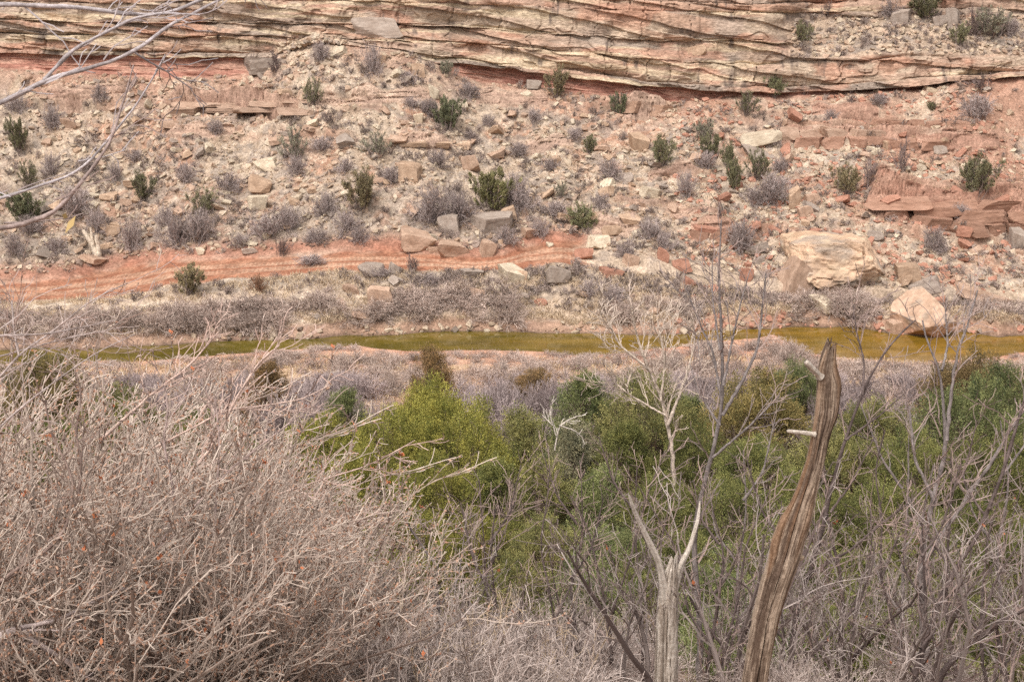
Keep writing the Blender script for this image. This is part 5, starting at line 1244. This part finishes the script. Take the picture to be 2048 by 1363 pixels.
bare_tree("bare_sapling", [S_([(1560, 1500), (1590, 1230), (1640, 1080), (1665, 960), (1690, 880), (1710, 820), (1735, 760), (1775, 690), (1830, 640)], Y1, 16, 3),
  S_([(1610, 1150), (1700, 1100), (1770, 1040), (1850, 980), (1900, 940)], Y1, 7, 2), S_([(1725, 790), (1728, 720), (1712, 660), (1706, 610)], Y1, 5, 2), S_([(1690, 880), (1760, 830), (1815, 780)], Y1, 5, 2), S_([(1570, 1363), (1640, 1290), (1690, 1240), (1720, 1180)], Y1, 9, 4)],
  "dark bare sapling curving up behind the dead snag", "sapling", (12, (.12, .5), 3, (.06, .24), 0, None, .05, .0024, .3), BK_D, BK_P * .9, 73)
Y1 = 7.5
bare_tree("bare_sapling", [S_([(1780, 1520), (1900, 1320), (1960, 1270), (2020, 1230), (2120, 1190)], Y1, 17, 9), S_([(1790, 1480), (1880, 1190), (1960, 1060), (2010, 930), (2048, 800), (2090, 700)], Y1, 14, 5), S_([(1870, 1210), (1840, 1100), (1850, 1000)], Y1, 7, 3), S_([(1955, 1270), (1990, 1160), (2040, 1080)], Y1, 7, 3), S_([(2030, 1500), (2010, 1350), (1990, 1240)], Y1, 14, 8)],
  "thick dark bare stems crossing the lower right corner", "sapling", (13, (.12, .5), 3, (.06, .22), 0, None, .05, .0024, .2), BK_D * 1.05, BK_P * .9, 74)
for k, (pl, Y1, a, lab) in enumerate([
  ([[(1000, 1500), (985, 1330), (975, 1190), (965, 1050), (958, 960)], [(975, 1180), (940, 1100), (925, 1020)], [(972, 1150), (1010, 1060), (1030, 1000)]], 8.5, 8, "slim bare sapling with a forked top in the lower middle"),
  ([[(1110, 1500), (1115, 1300), (1100, 1180), (1078, 1090), (1095, 1000), (1100, 930)], [(1110, 1240), (1150, 1150), (1170, 1060)]], 8.2, 9, "dark bowed sapling right of the slim forked one"),
  ([[(1215, 1500), (1225, 1310), (1205, 1180), (1175, 1050), (1140, 990)], [(1215, 1250), (1260, 1120), (1290, 1000), (1330, 900)]], 7.8, 9, "bare sapling with crossing stems left of the white trunk"),
  ([[(1395, 1500), (1450, 1300), (1480, 1180), (1490, 1090), (1540, 980)], [(1450, 1300), (1380, 1200), (1350, 1090), (1270, 960)]], 7.4, 10, "dark sapling between the white trunk and the snag"),
  ([[(1830, 1500), (1805, 1300), (1760, 1160), (1765, 1020), (1745, 950), (1770, 860)], [(1765, 1150), (1800, 1060), (1840, 1020)]], 8.8, 9, "bare sapling in the brush right of the snag"),
  ([[(1660, 1500), (1700, 1330), (1710, 1200), (1745, 1100), (1740, 1000)], [(1705, 1250), (1660, 1180), (1650, 1120)]], 7.6, 7, "reddish twig sapling close right of the snag")]):
    st = [S_(p, Y1, a if b == 0 else a * .6, 2.5 if b == 0 else 2, .2, 26) for b, p in enumerate(pl)]
    bare_tree("bare_sapling", st, lab, "sapling", (15, (.10, .42), 3, (.05, .2), 0, None, .05, .0022, .25), BK_D * (1.15 if k != 5 else 1.2), BK_P * .95, 80 + k, 6)
rsx = np.random.default_rng(17)
for k, (px, top, Y1, lab) in enumerate([(1285, 930, 9.5, "thin grey sapling just left of the pale forked trunk"), (1480, 900, 10.5, "slender dark sapling halfway between the pale trunk and the snag"), (1545, 1000, 8.0, "short dark sapling touching the left side of the lower snag"), (1690, 930, 9.5, "slender grey sapling close behind the right side of the snag"),
  (1790, 870, 11, "upright dark sapling left of the tall one with the curved trunk"), (1935, 900, 9, "straight grey sapling right of the tall one with the curved trunk"), (2000, 960, 8, "thin dark sapling in front of the right edge junipers"), (2042, 840, 10, "sapling with many forks cut by the right border"), (1160, 960, 8.6, "slender grey sapling in the lower middle among the bowed ones"), (1040, 1010, 8, "thin pale sapling near the straw canes"), (880, 1060, 7.5, "small grey sapling at the bottom edge of the green trees"), (1860, 1040, 7, "crooked dark sapling low on the right"), (1410, 1010, 8.4, "reddish grey sapling right of the pale forked trunk")]):
    wob_ = np.cumsum(rsx.uniform(-22, 22, 6)); rows_ = np.linspace(1500, top, 6)
    main_ = [S_([(px + wob_[b] + (b - 2) * rsx.uniform(-4, 8), rows_[b]) for b in range(6)], Y1, rsx.uniform(9, 14), 2.5, .2, 26)]
    for m_ in range(4):
        b = 1 + m_; sd_ = (-1) ** (m_ + k); x0_, y0_ = px + wob_[b], rows_[b] - 20
        main_.append(S_([(x0_, y0_), (x0_ + sd_ * 40, y0_ - 55), (x0_ + sd_ * rsx.uniform(50, 90), y0_ - rsx.uniform(120, 190))], Y1 + rsx.uniform(-.3, .3), 6, 2, .2, 16))
    bare_tree("bare_sapling", main_, lab, "sapling", (13, (.08, .36), 3, (.05, .18), 0, None, .05, .0019, .2), (BK_D, BK_G * .8, BK_D * .9)[k % 3] * 1.05, BK_P * .9, 180 + k, 6)
# pale cottonwood sapling near the creek and small white dead tree
Y1 = 33
bare_tree("pale_sapling", [S_([(1350, 1010), (1345, 900), (1325, 800), (1290, 720), (1270, 660), (1262, 610)], Y1, 10, 3), S_([(1335, 850), (1370, 760), (1390, 690), (1385, 640)], Y1, 7, 3), S_([(1300, 740), (1240, 690), (1215, 640)], Y1, 5, 3), S_([(1322, 800), (1330, 720), (1315, 640)], Y1, 5, 3), S_([(1330, 830), (1260, 790), (1225, 760)], Y1, 5, 3)],
  "pale whitish leafless sapling standing in front of the creek", "sapling", (13, (.4, 1.5), 6, (.2, .7), 2, (.1, .3), .07, .0085, .3), lin(206, 188, 172) * .85, lin(196, 174, 158) * .85, 91)
Y1 = 30
bare_tree("dead_tree", [S_([(1110, 900), (1112, 880), (1120, 850), (1138, 838), (1160, 830)], Y1, 4, 2, .1, 14), S_([(1112, 870), (1100, 830), (1108, 790)], Y1, 3, 1.5, .1, 14), S_([(1118, 850), (1150, 860), (1165, 875)], Y1, 3, 2, .1, 10), S_([(1105, 850), (1085, 830)], Y1, 3, 2, .1, 8)],
  "small bleached white dead tree between green junipers", "tree", (5, (.15, .4), 2, (.1, .2), 0, None, .05, .006, .3), lin(204, 192, 180) * .85, lin(204, 192, 180) * .85, 92)
# forked dead stump on the lower left slope
gg, _, _ = fground(190, 512, 4.0); YY = gg[1]
bare_tree("dead_stump", [stem([(196, 520), (186, 492), (176, 476), (166, 460)], YY, 14, 6, 12, .002, q), stem([(198, 515), (196, 490), (192, 470)], YY, 12, 8, 12, .002, q), stem([(186, 490), (184, 470), (181, 455)], YY, 8, 4, 10, .002, q)],
  "forked bleached stump on the lower left slope above the road", "stump", (2, (.1, .2), 0, None, 0, None, .0, .015, .3), lin(222, 206, 186) * .85, lin(200, 180, 160) * .8, 93)

# ------------------------------------------------------------------ weathered dead trunks
def dead_trunk(name, pix, wid, Y0, label, seed, cA, cB, cC, parts=(), K=520, S_n=180, dy=0.0, taper_tip=True, jag=.0):
    pix = np.array(pix, float); wid = np.array(wid, float)
    P = np.stack(at(pix[:, 0], pix[:, 1], Y0 + np.linspace(0, dy, len(pix))), -1)
    d = np.concatenate([[0], np.cumsum(np.linalg.norm(np.diff(P, axis=0), axis=1))]); t = np.linspace(0, d[-1], K)
    Q = np.stack([np.interp(t, d, P[:, k]) for k in range(3)], -1)
    for _ in range(40): Q[1:-1] = .25 * Q[:-2] + .5 * Q[1:-1] + .25 * Q[2:]
    R = np.interp(t, d, wid) * .5 * Y0 * 1.03 / FPX
    for _ in range(12): R[1:-1] = .25 * R[:-2] + .5 * R[1:-1] + .25 * R[2:]
    rng = np.random.default_rng(seed)
    V, F = tubes(Q[None], R[None], S_n)
    V = V.reshape(K, S_n, 3); ang = np.arange(S_n) / S_n * 2 * math.pi
    A_, T_ = np.meshgrid(ang, t)
    tw = A_ + T_ * .28 + .16 * noise3(np.cos(A_) * 1.2, np.sin(A_) * 1.2, T_ * 3.5, seed + 20)                                   # spiral grain
    cx_, sx_ = np.cos(tw), np.sin(tw)
    g_ = noise3(cx_ * 3.2, sx_ * 3.2, T_ * 2.6, seed) * .5 + noise3(cx_ * 8, sx_ * 8, T_ * 6, seed + 1) * .35 + noise3(cx_ * 17, sx_ * 17, T_ * 14, seed + 2) * .25
    big = noise3(cx_ * 1.3, sx_ * 1.3, T_ * 2.6, seed + 3)
    crack = np.exp(-(noise3(cx_ * 3.4, sx_ * 3.4, T_ * 1.1, seed + 4) / .06) ** 2)
    g2_ = noise3(cx_ * 34, sx_ * 34, T_ * 22, seed + 12) * .6 + noise3(cx_ * 55, sx_ * 55, T_ * 40, seed + 13) * .4
    disp = .07 * big + .10 * g_ + .045 * g2_ - .42 * crack * sstep(-.3, .2, noise3(cx_, sx_, T_ * 3, seed + 6))
    kn = np.zeros_like(A_); dm = V[K // 2] - Q[K // 2]; a0 = ang[int(np.argmin(dm[:, 1]))]; aL = ang[int(np.argmin(dm[:, 0]))]; sg_ = np.sign(np.angle(np.exp(1j * (aL - a0))))
    for (tt_, aa, am, wd) in parts:
        dd = ((T_ / t[-1] - tt_) * t[-1] / (wd * R.mean() * 2.6)) ** 2 + (np.angle(np.exp(1j * (A_ - a0 - sg_ * aa))) / (wd * .75)) ** 2
        kn += am * np.exp(-dd) * (1 - .45 * np.exp(-dd * 6))
    dirs = V - Q[:, None, :]
    V = Q[:, None, :] + dirs * (1 + disp + kn)[..., None]
    if jag:   # splintered top
        tip = sstep(1 - jag, 1.0, T_ / t[-1]); V += (Q[-1] - Q[-12])[None, None, :] * (tip * (noise3(cx_ * 2.5, sx_ * 2.5, 0 * T_, seed + 9)) * 1.1)[..., None]
    # closing cap
    V = np.concatenate([V.reshape(-1, 3), Q[-1][None]]); last = (K - 1) * S_n
    cap = np.stack([last + np.arange(S_n), last + (np.arange(S_n) + 1) % S_n, np.full(S_n, K * S_n)], -1)
    m1 = sstep(-.3, .4, g_ + .3 * big + .7 * g2_); m2 = sstep(.1, .5, noise3(cx_ * 1.6, sx_ * 1.6, T_ * 1.8, seed + 8))
    cc = mixc(cA * np.ones(A_.shape + (1,)), cB * np.ones(A_.shape + (1,)), m1); cc = mixc(cc, cC * np.ones(A_.shape + (1,)), m2 * .7)
    cc = mixc(cc, cA * .45 * np.ones(A_.shape + (1,)), crack * .85)
    cc = np.concatenate([cc.reshape(-1, 3), cA[None] * .6])
    root = Q[0].copy()
    tr = tag(empty(name, tuple(root)), label, "dead tree")
    link("trunk", mesh_np("trunk", V - root, [F, cap], M_snag, cc, True), tr, color=W1)
    return tr, root
def stub(tr, root, pix, Y0, dy, w0, w1, cc, seed):
    pix = np.array(pix, float); P = np.stack(at(pix[:, 0], pix[:, 1], Y0 + np.linspace(0, dy, len(pix))), -1)
    K = 30; Q = resample(P, K); R = np.linspace(w0, w1, K) * .5 * Y0 * 1.03 / FPX
    R *= 1 + .06 * np.sin(np.arange(K) * .5 + seed); R[:5] *= np.linspace(1.35, 1, 5); R[-2:] *= [.8, .3]
    V, F = tubes(Q[None], R[None], 20); V = V.reshape(K, 20, 3); a = np.arange(20) / 20 * 6.283; A_, T_ = np.meshgrid(a, np.arange(K) * .1)
    V = Q[:, None] + (V - Q[:, None]) * (1 + .22 * noise3(np.cos(A_) * 2, np.sin(A_) * 2, T_, seed) + .12 * noise3(np.cos(A_) * 6, np.sin(A_) * 6, T_ * 2, seed))[..., None]
    col = cc * (1 + .25 * noise3(np.cos(A_) * 5, np.sin(A_) * 5, T_, seed + 1))[..., None]
    link("branch_stub", mesh_np("branch_stub", V.reshape(-1, 3) - root, F, M_snag, col.reshape(-1, 3), True), tr, color=W1)
Y1 = 4.6
snag, sroot = dead_trunk("dead_snag", [(1470, 1600), (1492, 1470), (1510, 1363), (1520, 1300), (1535, 1226), (1552, 1165), (1570, 1113), (1593, 1038), (1612, 980), (1630, 925), (1644, 850), (1651, 820), (1655, 763), (1653, 727), (1661, 694)],
  [60, 57, 54, 52, 54, 58, 60, 50, 41, 36, 36, 41, 43, 32, 20], Y1, "weathered brown dead juniper trunk leaning right, broken at the top", 5,
  lin(98, 80, 68) * .75, lin(168, 148, 130) * .85, lin(140, 104, 76) * .7,
  parts=[(.61, 1.35, .55, .75), (.745, .25, .38, .4), (.715, -.2, .34, .36), (.85, -.1, .42, .4), (.53, .1, .30, .5), (.89, -1.3, .45, 1.0), (.37, -.1, .25, .5), (.30, .5, .2, .5), (.66, -.9, .25, .6)], jag=.09)
stub(snag, sroot, [(1640, 752), (1626, 738), (1610, 722)], Y1 - .02, -.05, 13, 10, lin(188, 176, 164) * .85, 3)
stub(snag, sroot, [(1630, 868), (1600, 864), (1573, 861)], Y1 - .02, -.03, 9, 8, lin(196, 184, 172) * .85, 4)
stub(snag, sroot, [(1580, 1122), (1596, 1114), (1608, 1114)], Y1, .0, 18, 10, lin(180, 160, 138) * .9, 5)
stub(snag, sroot, [(1658, 815), (1670, 790), (1680, 752)], Y1 - .01, .0, 24, 5, lin(150, 132, 116) * .9, 6)
Y1 = 7.2
wt, wroot = dead_trunk("dead_tree", [(1330, 1560), (1332, 1400), (1334, 1260), (1337, 1190), (1342, 1150), (1347, 1118)], [54, 50, 46, 40, 30, 12], Y1, "pale silvery forked dead trunk standing left of the snag", 15,
  lin(150, 136, 124) * .85, lin(200, 188, 176) * .88, lin(174, 156, 140) * .85, K=260, S_n=90, jag=.05)
stub(wt, wroot, [(1334, 1215), (1318, 1125), (1290, 1065), (1270, 1025), (1256, 985)], Y1 - .005, -.2, 22, 5, lin(206, 194, 182) * .88, 7)
stub(wt, wroot, [(1340, 1215), (1360, 1130), (1380, 1095), (1396, 1040), (1400, 1000)], Y1 - .005, .1, 20, 4, lin(200, 188, 176) * .88, 8)
